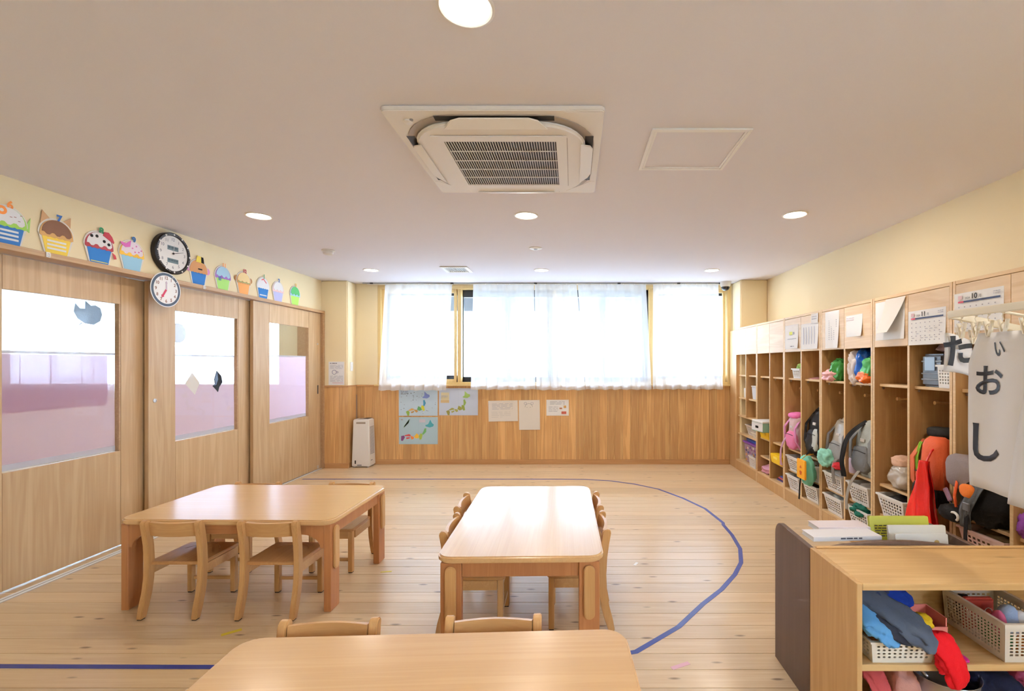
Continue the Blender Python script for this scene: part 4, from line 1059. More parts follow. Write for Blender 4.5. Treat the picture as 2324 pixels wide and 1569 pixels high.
def holes(m, a, b, c, d, nx, ny, r=.30, rnd=False, mu=.06, mv=.12):
    """wall a-b-c-d (bottom left, bottom right, top right, top left) pierced by nx*ny holes"""
    A, B, C, D = (Vector(p) for p in (a, b, c, d))
    def P(u, v): return (A * (1 - u) + B * u) * (1 - v) + (D * (1 - u) + C * u) * v
    us = [0] + [mu + (1 - 2 * mu) * i / nx for i in range(nx + 1)] + [1]; vs = [0] + [mv + (1 - 2 * mv) * j / ny for j in range(ny + 1)] + [1]
    for i in range(len(us) - 1):
        for j in range(len(vs) - 1):
            u0, u1, v0, v1 = us[i], us[i + 1], vs[j], vs[j + 1]
            if i in (0, len(us) - 2) or j in (0, len(vs) - 2):
                m.add([P(u0, v0), P(u1, v0), P(u1, v1), P(u0, v1)], [(0, 1, 2, 3)]); continue
            uc, vc, du, dv = (u0 + u1) / 2, (v0 + v1) / 2, (u1 - u0) / 2, (v1 - v0) / 2
            if rnd: ins = [(uc + du * r * 1.9 * math.cos(t), vc + dv * r * 1.9 * math.sin(t)) for t in [R(225 + 45 * k) for k in range(8)]]; outs = [(u0, v0), (uc, v0), (u1, v0), (u1, vc), (u1, v1), (uc, v1), (u0, v1), (u0, vc)]
            else: ins = [(uc - du * r * 2, vc - dv * r * 2), (uc + du * r * 2, vc - dv * r * 2), (uc + du * r * 2, vc + dv * r * 2), (uc - du * r * 2, vc + dv * r * 2)]; outs = [(u0, v0), (u1, v0), (u1, v1), (u0, v1)]
            n = len(ins)
            m.add([P(*q) for q in outs] + [P(*q) for q in ins], [(k, (k + 1) % n, n + (k + 1) % n, n + k) for k in range(n)])
def basket(label, x, y, z, lx, ly, h, rgb=(238, 238, 236), nx=9, ny=5, taper=.82, rz=0.0, rnd=False, group='white plastic baskets in the lockers', name='basket', rim=.012, nyx=None):
    """open basket, lx along X, ly along Y, standing at z"""
    t = thing(name, label, 'basket', (x, y, z), rz, group=group)
    mat = plast(rgb)
    X0, Y0, X1, Y1 = lx / 2 * taper, ly / 2 * taper, lx / 2, ly / 2; zb, zt = .006, h - rim
    b = [(-X0, -Y0, zb), (X0, -Y0, zb), (X0, Y0, zb), (-X0, Y0, zb)]; tp = [(-X1, -Y1, zt), (X1, -Y1, zt), (X1, Y1, zt), (-X1, Y1, zt)]
    m = MB(); cnt = (nx, nyx or max(3, round(nx * ly / lx)), nx, nyx or max(3, round(nx * ly / lx)))
    for k in range(4): holes(m, b[k], b[(k + 1) % 4], tp[(k + 1) % 4], tp[k], cnt[k], ny, .30, rnd)
    o = m.build('wall_mesh', mat, t, weld=True); sm = o.modifiers.new('t', 'SOLIDIFY'); sm.thickness = .0022; sm.offset = 0
    MB().box(-X0, X0, -Y0, Y0, 0, .006).build('bottom', mat, t)
    r = MB(); o_ = .009
    for x0, x1, y0, y1 in ((-X1 - o_, X1 + o_, -Y1 - o_, -Y1 + .003), (-X1 - o_, X1 + o_, Y1 - .003, Y1 + o_), (-X1 - o_, -X1 + .003, -Y1 + .003, Y1 - .003), (X1 - .003, X1 + o_, -Y1 + .003, Y1 - .003)):
        r.box(x0, x1, y0, y1, zt, h)
    r.build('rim', mat, t, weld=True)
    return t
def backpack(label, x, y, z, w, d, h, main, pocket, strap, seed=0, lean=0.0, turn=0.0, shinymain=False, extra=None, buckle=True):
    """school bag leaning on the locker back; its front faces -X; w along Y, d along X"""
    t = thing('backpack', label, 'backpack', (x, y, z), R(turn), group='backpacks in the lockers')
    t.rotation_euler = (0, R(lean), R(turn))
    f = shiny(main) if shinymain else fabric(main)
    MB().blob((0, 0, h * .52), (d / 2, w / 2, h * .52), .62, 36, 24, .22, 7, seed).build('bag_body', f, t, smooth='all')
    fp = MB().blob((-d * .42, 0, h * .30), (d * .24, w * .40, h * .25), .6, 28, 18, .2, 9, seed + 3).build('front_pocket', fabric(pocket), t, smooth='all')
    MB().tube([(-d * .66, -w * .32, h * .46), (-d * .69, 0, h * .48), (-d * .66, w * .32, h * .46)], .003, 6).build('zip', fabric((60, 60, 64)), fp)
    MB().tube([(d * .10, -w * .12, h * 1.0), (d * .02, -w * .09, h * 1.09), (d * .02, w * .09, h * 1.09), (d * .10, w * .12, h * 1.0)], .008, 8).build('top_handle', fabric(strap), t, smooth='all')
    for s in (-1, 1):
        MB().ribbon([(d * .30, s * w * .30, h * .94), (-d * .28, s * w * .40, h * .92), (-d * .62, s * w * .44, h * .66), (-d * .58, s * w * .46, h * .30), (-d * .30, s * w * .48, h * .06)], .034, .006, side=(0, 1, 0)).build('strap', fabric(strap), t, smooth=True)
    for q, (hh, ww) in enumerate(((.50, .40), (.44, .33))):
        MB().tube([(-d * (.36 - .06 * q), w * ww * math.copysign(abs(math.cos(a)) ** .6, math.cos(a)), h * .54 + h * hh * .9 * math.copysign(abs(math.sin(a)) ** .6, math.sin(a))) for a in [2 * math.pi * k / 32 for k in range(32)]], .0045, 6, closed=True).build('seam_piping', fabric(tuple(int(v * .72) for v in main)), t, smooth='all')
    MB().box(-d * .545, -d * .53 + .004, -w * .10, w * .10, h * .66, h * .72).build('name_patch', fabric((214, 210, 204)), t, bevel=.002)
    for s in (-1, 1): MB().blob((-d * .02, s * w * .44, h * .22), (d * .30, w * .09, h * .18), .6, 20, 14, .15, 9, seed + 7 + s).build('side_pocket', fabric(tuple(int(v * .85) for v in pocket)), t, smooth='all')
    if extra: extra(t)
    return t
def col(i, far): return (LY[i] + .354, LY[i] + .672) if far else (LY[i] + .018, LY[i] + .336)
def cy(i, far, f=.5): a, b = col(i, far); return a + (b - a) * f

# ------------------------------------------------------------------ baskets and bags in the lockers
def lbasket(label, i, far, z, h=.15, lx=.29, ly=.235, dx=.0, rgb=(238, 238, 236), off=0.0, **k):
    return basket(label, LX - .002 + lx / 2 + dx, cy(i, far) + off, z + .0005, lx, ly, h, rgb, **k)
# pink and black backpack locker
lbasket('white basket on the middle shelf below the pink backpack', 2, True, .315); lbasket('white basket on the floor of the pink backpack cubby', 2, True, .13)
lbasket('white basket on the middle shelf behind the orange pouch', 2, False, .315); lbasket('white basket with dark cloth on the floor of the black backpack cubby', 2, False, .13)
# grey backpack locker
lbasket('white basket with red strap hanging in, below the silver backpack', 3, True, .315, ly=.25); lbasket('white basket of grey clothes on the floor below the silver backpack', 3, True, .13, ly=.25)
lbasket('white basket behind the hanging grey strap', 3, False, .315, ly=.25); lbasket('white basket with green cloth on top', 3, False, .13, ly=.25)
lbasket('white basket of dark clothes below the small beige bag', 4, True, .315, h=.155, ly=.25)
lbasket('white basket at the bottom below the red bag', 4, False, .13, ly=.25)
lbasket('pale pink basket of khaki clothes below the black bag', 5, True, .315, h=.165, ly=.27, rgb=(226, 190, 176))
def content(label, i, far, z, rgb, seed, r=(.10, .085, .035), dz=.115, cat='clothes', name='folded_clothes', dx=.13):
    return bundle(name, label, cat, (LX + dx, cy(i, far), z + dz), r, fabric(rgb), seed, lump=.35, freq=14, group='clothes in the locker baskets')
content('grey clothes in the middle basket below the pink backpack', 2, True, .315, (150, 140, 136), 1)
content('grey towel in the floor basket below the pink backpack', 2, True, .13, (120, 116, 116), 2)
content('black clothes in the floor basket of the black backpack cubby', 2, False, .13, (50, 48, 48), 3)
content('white plastic bag stuffed in the basket below the silver backpack', 3, True, .315, (226, 226, 226), 4, dz=.13)
content('grey and white clothes in the floor basket below the silver backpack', 3, True, .13, (160, 166, 166), 5, dz=.125)
content('beige folded cloth in the basket behind the hanging strap', 3, False, .315, (206, 198, 186), 6)
content('dark green cloth bundled over the basket edge', 3, False, .13, (40, 120, 100), 7, r=(.12, .09, .045), dz=.135, dx=.10)
content('black clothes in the basket below the beige bag', 4, True, .315, (58, 56, 58), 8, dz=.12)
content('khaki clothes in the pale pink basket', 5, True, .315, (142, 120, 84), 9, r=(.11, .10, .045), dz=.125)
# bags
def ex_pink(t):
    MB().blob((-.02, 0, .335), (.075, .10, .03), .7, 20, 10, .1, 8, 2).build('top_flap', fabric((232, 120, 176)), t, smooth='all')
    cloth('hanging_strap', [(-.09, .08, .12), (-.135, .10, .02), (-.14, .11, -.10), (-.13, .12, -.17)], .03, fabric((214, 170, 196)), t, side=(0, 1, 0), bulge=.004)
backpack('pink child backpack with grey patterned panel and pale strap', LX + .085, cy(2, True, .55), .527, .24, .17, .33, (216, 184, 184), (224, 124, 160), (206, 132, 170), 1, extra=ex_pink)
def ex_black(t):
    t_ = fabric((30, 30, 32)); cloth('long_strap', [(-.10, -.04, .10), (-.17, -.03, -.05), (-.18, -.03, -.25), (-.175, -.03, -.39)], .022, t_, t, side=(0, 1, 0), bulge=.0, crumple=.002)
    MB().blob((.02, -.09, .33), (.06, .04, .10), .6, 16, 10, .1, 8, 5).build('green_panel', fabric((60, 160, 120)), t, smooth='all')
    MB().blob((-.10, -.06, .15), (.02, .05, .10), .6, 16, 10, .1, 8, 6).build('clear_pouch', fabric((196, 200, 196)), t, smooth='all')
backpack('tall black backpack with white lettering patch and long hanging strap', LX + .11, cy(2, False, .55), .527, .25, .18, .42, (44, 44, 46), (54, 54, 56), (36, 36, 38), 2, lean=6, extra=ex_black)
mb_ = bundle('drawstring_bag', 'mint green drawstring bag hanging out of the black backpack cubby', 'bag', (LX - .035, cy(2, False) - .02, .415), (.045, .095, .12), fabric((136, 214, 186)), 3, lump=.2, freq=10)
op = thing('pouch', 'bright orange pouch with a small red print hanging before the white basket', 'pouch', (LX - .115, 4.10, .44))
MB().box(-.008, .008, -.075, .075, -.085, .085).build('pouch_body', fabric((240, 166, 40)), op, bevel=.006, seg=2)
MB().prism([(-.02, .01), (.02, .01), (0, .035)], 'X', -.0095, -.0084).build('printed_shape', fabric((206, 96, 40)), op); MB().prism([(-.012, -.05), (.012, -.05), (.022, -.02), (0, -.012), (-.022, -.02)], 'X', -.0095, -.0084).build('printed_shape', fabric((206, 96, 40)), op)
MB().tube([(0, 0, .085), (.04, .0, .12), (.11, .01, .13)], .003, 6).build('pouch_cord', fabric((220, 150, 40)), op)
backpack('silver grey backpack with crinkled shiny side', LX + .10, cy(3, True, .5), .527, .25, .17, .36, (178, 172, 160), (160, 160, 158), (120, 116, 112), 3, lean=8, shinymain=True)
bundle('towel', 'mint green towel spilling beside the silver backpack', 'towel', (LX - .01, cy(3, True, .72), .585), (.05, .085, .06), fabric((156, 222, 200)), 4, lump=.4, freq=13)
cloth('x', [(LX + .0, cy(3, True, .25), .60), (LX - .035, cy(3, True, .25), .56), (LX - .035, cy(3, True, .25), .47), (LX - .028, cy(3, True, .25), .41)], .035, fabric((150, 146, 142)), None, side=(0, 1, 0), bulge=.003).name = 'webbing_strap'
tag(bpy.data.objects['webbing_strap'], 'grey webbing strap hanging from the silver backpack into its basket', 'strap')
tag(bundle('red_cloth', None, None, (LX + .0, cy(3, True, .14), .552), (.05, .04, .026), fabric((206, 50, 56)), 5), 'small red cloth under the silver backpack', 'cloth')
def ex_grey(t):
    cloth('wide_strap', [(-.06, .02, .40), (-.16, .07, .28), (-.19, .085, .10), (-.175, .075, -.03)], .06, fabric((44, 46, 48)), t, side=(0, 1, 0), bulge=.004)
    cloth('hanging_strap', [(-.10, -.01, .05), (-.17, -.01, -.06), (-.185, 0, -.18), (-.18, 0, -.26)], .032, fabric((164, 158, 148)), t, side=(0, 1, 0), bulge=.001, crumple=.002)
backpack('large grey backpack with wide black strap', LX + .115, cy(3, False, .48), .527, .255, .19, .38, (190, 196, 190), (128, 130, 132), (140, 140, 138), 4, lean=4, extra=ex_grey)
fl2 = thing('drink_bottle', 'small pale pastel drink bottle beside the large grey backpack', 'bottle', (LX + .045, cy(3, False, .86), .5255))
MB().lathe([(.034, 0), (.036, .02), (.036, .10), (.030, .125)], 20).build('bottle_body', plast((226, 206, 226)), fl2, smooth=True); MB().lathe([(.031, .1255), (.031, .15), (.022, .158)], 20).build('bottle_cap', plast((236, 226, 210)), fl2, smooth=True)
bundle('hat', 'cream cloth hat beside the pastel bottle', 'hat', (LX + .11, cy(3, False, .93), .565), (.06, .022, .04), fabric((232, 220, 180)), 9, lump=.15)
# top-shelf bags of the grey locker
TS = 1.2255
def plastic_bag(label, c, r, rgb, seed): return bundle('plastic_bag', label, 'bag', c, r, shiny(rgb), seed, lump=.42, freq=15, group='bags on the upper locker shelves')
plastic_bag('crumpled green plastic bag on the upper shelf above the silver backpack', (LX + .085, cy(3, True, .52), TS + .085), (.075, .065, .085), (60, 150, 66), 1)
plastic_bag('pale pink plastic bag on the upper shelf above the silver backpack', (LX + .05, cy(3, True, .72), TS + .045), (.065, .075, .046), (240, 178, 178), 2)
plastic_bag('orange wrapped item beside the green bag on the upper shelf', (LX + .12, cy(3, True, .16), TS + .10), (.06, .03, .10), (222, 130, 40), 3)
plastic_bag('white plastic bag on the upper shelf above the large grey backpack', (LX + .10, cy(3, False, .84), TS + .11), (.09, .045, .11), (232, 222, 218), 4)
plastic_bag('bright blue plastic bag on the upper shelf above the large grey backpack', (LX + .09, cy(3, False, .55), TS + .12), (.075, .045, .12), (30, 100, 200), 5)
plastic_bag('green and mint plastic bag stuffed at the end of the upper shelf', (LX + .085, cy(3, False, .27), TS + .115), (.085, .055, .08), (90, 190, 110), 6)
plastic_bag('orange plastic bag in front on the upper shelf', (LX + .035, cy(3, False, .34), TS + .04), (.045, .07, .038), (236, 110, 30), 7)
# pink/black locker upper shelf
basket('small white basket on the upper shelf above the pink backpack', LX + .11, cy(2, True, .40), TS, .18, .15, .095, nx=8, ny=4, taper=.9)
bundle('green_packet', 'green and white packet in the small white basket', 'packet', (LX + .11, cy(2, True, .40), TS + .105), (.07, .05, .035), fabric((170, 206, 120)), 4, lump=.3, freq=14)
cloth('x', [(LX + .05, cy(2, False, .5), TS + .012), (LX + .18, cy(2, False, .5), TS + .02), (LX + .34, cy(2, False, .5), TS + .014)], .26, shiny((244, 186, 190)), None, side=(0, 1, 0), bulge=.018, crumple=.005).name = 'pink_sheet'
tag(bpy.data.objects['pink_sheet'], 'flat pink plastic sheet on the upper shelf above the black backpack', 'sheet')
# calendar locker
sb_ = thing('storage_case', 'dark grey storage case with a light blue label on the upper shelf', 'case', (LX + .175, cy(4, False, .60), TS))
MB().box(-.13, .15, -.085, .085, 0, .20).build('case_body', plast((96, 100, 108), .25), sb_, bevel=.015, seg=3, smooth=True)
for z in (.04, .075, .15): MB().box(-.134, -.128, -.08, .08, z, z + .010).build('case_rib', plast((130, 134, 140), .25), sb_, bevel=.002)
MB().box(-.138, -.1345, -.03, .045, .10, .18).build('case_label', plast((176, 206, 236)), sb_)
basket('tall white perforated basket beside the dark storage case', LX + .08, cy(4, False, .17), TS, .14, .09, .135, nx=7, ny=5, taper=.93, rnd=True)
bundle('brown_cloth', 'brown cloth lying on the dark storage case', 'cloth', (LX + .20, cy(4, False, .40), TS + .245), (.12, .11, .045), fabric((150, 120, 112)), 6, lump=.3)
tag(MB().box(LX + .045, LX + .30, cy(4, False, .30) - .09, cy(4, False, .30) + .10, TS, TS + .004).build('white_tray', 'paper', None) if False else bundle('small_bag', None, None, (LX + .10, cy(4, True, .42), .602), (.09, .10, .075), shiny((190, 180, 166)), 7, lump=.25, freq=12), 'small beige shiny bag lying on the shelf beside the olive backpack', 'bag')
bundle('rolled_hat', 'rolled beige cap with a red band on the small shiny bag', 'hat', (LX + .10, cy(4, True, .50), .705), (.065, .075, .04), fabric((226, 184, 156)), 8, lump=.15)
def ex_olive(t):
    MB().blob((.0, .02, .42), (.06, .10, .035), .7, 18, 10, .1, 8, 3).build('black_trim', fabric((48, 46, 44)), t, smooth='all')
    MB().blob((-.085, 0, .06), (.06, .125, .07), .6, 18, 10, .1, 8, 4).build('black_base', fabric((40, 38, 38)), t, smooth='all')
    cloth('neon_edge', [(-.10, .085, .12), (-.115, .09, .24), (-.09, .085, .36)], .02, fabric((170, 226, 90)), t, side=(0, 1, 0), bulge=.003)
    MB().blob((-.09, -.05, .25), (.06, .085, .16), .6, 18, 12, .1, 7, 6).build('orange_panel', fabric((214, 92, 52)), t, smooth='all')
backpack('olive, black and orange backpack with neon green edge', LX + .11, cy(4, False, .50), .527, .255, .20, .40, (150, 116, 40), (196, 84, 48), (210, 106, 66), 6, extra=ex_olive)
rb = thing('red_bag', 'glossy red plastic bag hanging in front of the olive backpack', 'bag', (LX - .075, 2.705, .20))
cloth('bag_sheet', [(0, 0, .60), (-.02, -.005, .48), (-.05, -.01, .30), (-.055, -.01, .12), (-.04, -.01, .0)], [.03, .09, .19, .25, .26], shiny((226, 26, 20)), rb, side=(0, 1, 0), bulge=.035, crumple=.010, nu=28, nv=14)
cloth('bag_sheet', [(.004, 0, .60), (0, -.005, .48), (-.01, -.01, .30), (-.012, -.01, .12), (-.008, -.01, .0)], [.03, .09, .18, .24, .25], shiny((206, 20, 18)), rb, side=(0, 1, 0), bulge=-.012, crumple=.008)
MB().tube([(0, 0, .60), (.03, .0, .66), (.09, .01, .70)], .006, 8).build('bag_tie', shiny((214, 24, 20)), rb)
# last locker: black bag, books on the upper shelf
rnd = random.Random(3)
yb = col(5, True)[1] - .025
for k, (w, h, rgb, lab) in enumerate([(.035, .215, (222, 206, 184), 'cream upright board on the upper shelf behind the hanging clips'), (.022, .20, (232, 228, 222), 'white thin file on the upper shelf behind the hanging clips'), (.045, .235, (176, 122, 66), 'brown cardboard file on the upper shelf behind the calligraphy'), (.05, .21, (206, 178, 146), 'pale wooden board on the upper shelf behind the calligraphy'), (.03, .20, (150, 120, 96), 'taupe file at the end of the upper shelf')]):
    o = thing('file_box', lab, 'file', (LX + .19, yb - w / 2, TS), group='files on the upper shelf'); yb -= w + .004
    MB().box(-.13, .13, -w / 2, w / 2, 0, h).build('cover', plast(rgb, .6), o, bevel=.003); MB().box(-.1325, -.1303, -w * .3, w * .3, h * .55, h * .8).build('spine_label', 'paper', o)
bg_ = thing('black_bag', 'big black and grey patterned bag with orange cords and grey webbing', 'bag', (LX + .07, cy(5, True, .5), .527))
MB().blob((.02, 0, .17), (.15, .125, .175), .65, 40, 26, .34, 8, 9).build('bag_body', fabric((40, 40, 42)), bg_, smooth='all')
MB().blob((-.11, .06, .26), (.05, .09, .09), .7, 20, 12, .15, 9, 3).build('patterned_panel', fabric((150, 136, 136)), bg_, smooth='all')
MB().blob((-.155, -.02, .18), (.02, .045, .035), .8, 16, 10, .1, 9, 4).build('orange_patch', fabric((226, 116, 40)), bg_, smooth='all')
cloth('webbing', [(-.04, -.13, .34), (-.13, -.08, .24), (-.17, -.03, .10), (-.155, .0, -.01)], .07, fabric((96, 98, 100)), bg_, side=(0, 1, 0), bulge=.004)
cloth('thin_strap', [(-.165, -.03, .10), (-.18, -.04, 0), (-.185, -.045, -.10), (-.175, -.05, -.20)], .022, fabric((44, 44, 46)), bg_, side=(0, 1, 0), bulge=.001, crumple=.002)
MB().box(-.185, -.172, -.06, -.02, .085, .125).build('buckle', plast((110, 110, 114)), bg_, bevel=.003)
MB().tube([(-.15, .05, .22), (-.17, .045, .14), (-.165, .04, .08)], .007, 7).build('orange_cord', fabric((232, 96, 50)), bg_, smooth='all')
MB().blob((-.13, .09, .03), (.055, .075, .04), .7, 18, 10, .15, 9, 5).build('black_pouch', fabric((34, 34, 36)), bg_, smooth='all')
MB().tube([(-.175, .04 + .025 * math.cos(a), .03 + .02 * math.sin(a)) for a in [R(40 + 24 * k) for k in range(9)]], .007, 7).build('white_ring', plast((226, 222, 214)), bg_, smooth='all')
bundle('purple_cloth', 'purple cloth beside the black bag', 'cloth', (LX + .06, cy(5, False, .92), .585), (.05, .03, .055), fabric((150, 80, 170)), 3, lump=.35)
lp = thing('lipstick_tag', 'pale lilac name tag hanging beside the red bag', 'tag', (LX - .02, 2.60, .60)); lp.rotation_euler = (R(-32), 0, 0)
MB().box(-.006, .006, -.016, .016, 0, .075).build('tag_body', plast((214, 176, 206)), lp, bevel=.004, seg=2); MB().tube([(0, 0, 0), (.004, .005, -.03), (.01, .0, -.06)], .004, 6).build('tag_cord', 'ink_black', lp)

# far corner lockers: small boxes, trays and tubs
def small_box(label, x, y, z, lx, ly, h, rgb, lid=None, name='storage_box', cat='box', handle=None):
    t = thing(name, label, cat, (x, y, z + .0005))
    MB().hexa([(-lx * .46, -ly * .46, 0), (lx * .46, -ly * .46, 0), (lx * .46, ly * .46, 0), (-lx * .46, ly * .46, 0), (-lx / 2, -ly / 2, h), (lx / 2, -ly / 2, h), (lx / 2, ly / 2, h), (-lx / 2, ly / 2, h)]).build('box_body', plast(rgb), t, bevel=.005, seg=2)
    if lid: MB().box(-lx / 2 - .006, lx / 2 + .006, -ly / 2 - .006, ly / 2 + .006, h + .0003, h + .014).build('lid', plast(lid), t, bevel=.004, seg=2)
    if handle: MB().box(-lx / 2 - .002, -lx / 2 + .004, -ly * .16, ly * .16, h * .55, h * .78).build('handle_slot', plast(handle), t)
    return t
small_box('translucent white lidded bin on the upper divided shelf of the corner locker', LX + .17, 5.555, .935, .25, .22, .15, (226, 230, 236), (240, 240, 240))
small_box('small white box on the divided shelf of the corner locker', LX + .12, 5.93, .935, .12, .07, .12, (240, 240, 240))
small_box('small orange box behind the white box in the corner locker', LX + .16, 6.01, .935, .10, .05, .09, (226, 180, 120))
small_box('narrow yellow box in the corner locker', LX + .20, 5.85, .935, .10, .05, .17, (232, 200, 96))
small_box('little white box on the lower divided shelf of the corner locker', LX + .14, 5.83, .705, .10, .06, .10, (240, 240, 238))
tag(MB().lathe([(.05, 0), (.055, .012), (.02, .03), (.008, .10)], 14, (LX + .15, 5.85, 1.2255)).build('paper_cone', 'paper', None, smooth=True), 'small white cone on the top shelf of the corner locker', 'paper craft')
basket('grey white basket on the wide shelf of the corner locker', LX + .19, 5.72, .4755, .26, .34, .13, (226, 220, 212), nx=8)
basket('low white tray basket in front on the wide shelf of the corner locker', LX + .11, 5.52, .4755, .16, .20, .07, (240, 234, 222), nx=7, ny=3)
tub = thing('toy_tub', 'clear tub of colourful toys with a purple rim and blue lid', 'tub', (LX + .19, 5.72, .1305))
MB().hexa([(-.12, -.20, 0), (.12, -.20, 0), (.12, .20, 0), (-.12, .20, 0), (-.14, -.22, .24), (.14, -.22, .24), (.14, .22, .24), (-.14, .22, .24)]).build('tub_body', plast((172, 150, 170)), tub, bevel=.01, seg=2)
MB().box(-.15, .15, -.23, .23, .2405, .262).build('rim', plast((146, 84, 180)), tub, bevel=.004); MB().box(-.12, .12, -.19, .19, .2625, .31).build('lid', plast((40, 96, 184)), tub, bevel=.012, seg=2)
for k in range(26):
    a = rnd.uniform(-.19, .19); z = rnd.uniform(.03, .21); x = -.121 - .0195 * z / .24
    MB().box(x - .004, x + .002, a - rnd.uniform(.008, .02), a + rnd.uniform(.008, .02), z - .012, z + .012).build('toy_piece', plast(rnd.choice([(206, 80, 70), (230, 190, 150), (90, 110, 180), (240, 236, 230), (150, 90, 150), (220, 160, 90), (70, 70, 110)])), tub)
basket('small white basket before the toy tub', LX + .055, 5.54, .1305, .10, .20, .13, nx=6, ny=4, taper=.9)
yt = small_box('deep yellow tray under the white and mint box', LX + .15, cy(1, True), .525, .28, .25, .085, (240, 190, 30), name='tray', cat='tray', handle=(250, 214, 90))
wm = thing('document_box', 'white and mint box lying on the yellow tray', 'box', (LX + .10, cy(1, True, .52), .6115), R(6))
MB().box(-.17, .17, -.116, .116, 0, .10).build('box_body', plast((160, 206, 186)), wm, bevel=.004); MB().box(-.174, .174, -.12, .12, .1003, .122).build('lid', plast((240, 238, 232)), wm, bevel=.004)
MB().box(-.174, -.1705, -.12, .12, .01, .098).build('white_front', plast((236, 236, 234)), wm); MB().box(-.1775, -.1743, -.03, .03, .04, .065).build('label_holder', 'ink_black', wm)
small_box('shallow yellow tray on the middle shelf beside the blank cubby', LX + .13, cy(1, False), .315, .28, .26, .095, (244, 196, 30), name='tray', cat='tray', handle=(250, 220, 110))
bundle('cloth_pile', 'pink and cream cloths piled at the bottom of the yellow tray locker', 'clothes', (LX + .13, cy(1, True, .55), .175), (.10, .12, .045), fabric((222, 160, 178)), 2, lump=.4, freq=13)
bundle('blue_cloth', 'folded light blue cloth on the pink cloth pile', 'clothes', (LX + .16, cy(1, True, .30), .235), (.09, .06, .04), fabric((150, 186, 220)), 3, lump=.25)
for k, c in enumerate([(96, 84, 150), (206, 84, 86), (70, 90, 160)]):
    o = MB().box(LX + .05 + .012 * k, LX + .30, cy(1, False) - .10, cy(1, False) + .10 - .01 * k, .1305 + .016 * k, .1458 + .016 * k).build('picture_book', plast(c, .5), None, bevel=.002); tag(o, ['violet picture book at the bottom of the flat pile in the locker', 'red picture book in the middle of the flat pile in the locker', 'dark blue picture book on top of the flat pile in the locker'][k], 'book', 'books lying in the locker')

# ------------------------------------------------------------------ low cabinet and book rack in front
CX0, CX1, CY0, CY1, CZ = .944, 2.09, 1.548, 1.855, .635
cb = thing('low_cabinet', 'low open wooden cabinet in the front corner with baskets of cloth', 'cabinet', (CX0, CY0, 0))
cw, cd = CX1 - CX0, CY1 - CY0
def cbx(n, x0, x1, y0, y1, z0, z1, m='cabinet_wood', bev=.0015): return box(n, m, cb, x0, x1, y0, y1, z0, z1, bevel=bev)
cbx('top_panel', .019, cw, 0, cd, CZ - .023, CZ); cbx('side_panel', 0, .0188, .001, cd, 0, CZ, 'cabinet_side'); cbx('side_panel', cw - .019, cw, .001, cd - .001, 0, CZ - .0235, 'cabinet_side')
cbx('shelf', .019, cw - .0195, .006, cd - .012, .340, .362); cbx('base_panel', .019, cw - .0195, .004, cd - .012, .05, .072); cbx('back_panel', .019, cw - .0195, cd - .0115, cd - .001, .03, CZ - .0235); cbx('kick_board', .019, cw - .0195, .03, .045, 0, .0495)
cbx('back_lip', .019, cw, cd - .012, cd, CZ + .0003, CZ + .008)
RX1 = 1.63
rk = thing('book_rack', 'dark brown picture book rack with rounded end panel behind the low cabinet', 'book rack', (CX0, CY1 + .003, 0))
rw, rd = RX1 - CX0, .318
side = [(0, 0), (rd, 0)] + [(rd - .06 + .06 * math.cos(a), .64 - .06 + .06 * math.sin(a)) for a in [R(15 * k) for k in range(7)]] + [(0, .632)]
MB().prism(side, 'X', 0, .020).build('end_panel', 'walnut', rk, bevel=.002); MB().prism(side, 'X', rw - .02, rw).build('end_panel', 'walnut', rk, bevel=.002)
arch = [(.0205, .10), (rw - .0205, .10), (rw - .0205, .625)] + [(rw - .0205 - (rw - .041) * k / 16, .625 + .034 * math.sin(math.pi * k / 16)) for k in range(1, 16)] + [(.0205, .625)]
MB().prism(arch, 'Y', .0, .016).build('back_board', 'walnut', rk, bevel=.002)
for z, y0 in ((.34, .04), (.10, .10)): box('ledge', 'walnut', rk, .0205, rw - .0205, .0165, rd - .02, z, z + .018)
for z in (.40, .16): box('front_board', 'walnut', rk, .0205, rw - .0205, rd - .035, rd - .021, z - .041, z + .09)
def book(label, x0, x1, yb, yt, z0, z1, th, rgb, page=True, lettering=None, name='picture_book', tilt=0.0):
    """book standing on the rack ledge, leaning from (yb,z0) to (yt,z1), face towards the viewer"""
    t = thing(name, label, 'book', (0, 0, 0), group='books in the rack')
    pl = Plane((x0, yb, z0), (1, 0, 0), (0, yt - yb, z1 - z0)).turned(R(tilt)); w = x1 - x0; h = math.hypot(yt - yb, z1 - z0)
    pl.poly('cover', rrp(w, h), -th, -th + .002, plast(rgb, .4), t); pl.poly('pages', [(.004, .004), (w - .003, .004), (w - .003, h - .004), (.004, h - .004)], -th + .0021, -.0021, 'paper', t); pl.poly('cover', rrp(w, h), -.002, 0, plast(rgb, .4), t)
    if lettering: lettering(pl, t, w, h)
    return t
def rrp(w, h): return [(a + w / 2, b + h / 2) for a, b in rrect(w, h, .006, 3)]
def lt_green(pl, t, w, h): rows(pl, t, w * .08, w * .30, h * .74, h * .90, 5, 'ink', .35, 3, h=.0003)
def lt_white(pl, t, w, h):
    rows(pl, t, w * .10, w * .62, h * .80, h * .90, 2, 'ink_light', .35, 5, h=.0003)
    pl.poly('printed_figure', circ(w * .78, h * .88, .011), .0003, .0006, colour((206, 176, 110)), t); pl.poly('printed_figure', [(w * .76, h * .80), (w * .83, h * .80), (w * .82, h * .87), (w * .78, h * .87)], .0003, .0006, colour((150, 160, 200)), t)
book('yellow green picture book standing tallest in the rack', 1.305, 1.565, 2.00, 2.055, .36, .694, .012, (216, 216, 84), lettering=lt_green)
book('white hardback behind the small white picture book in the rack', 1.345, 1.59, 1.955, 1.99, .36, .676, .010, (246, 243, 236))
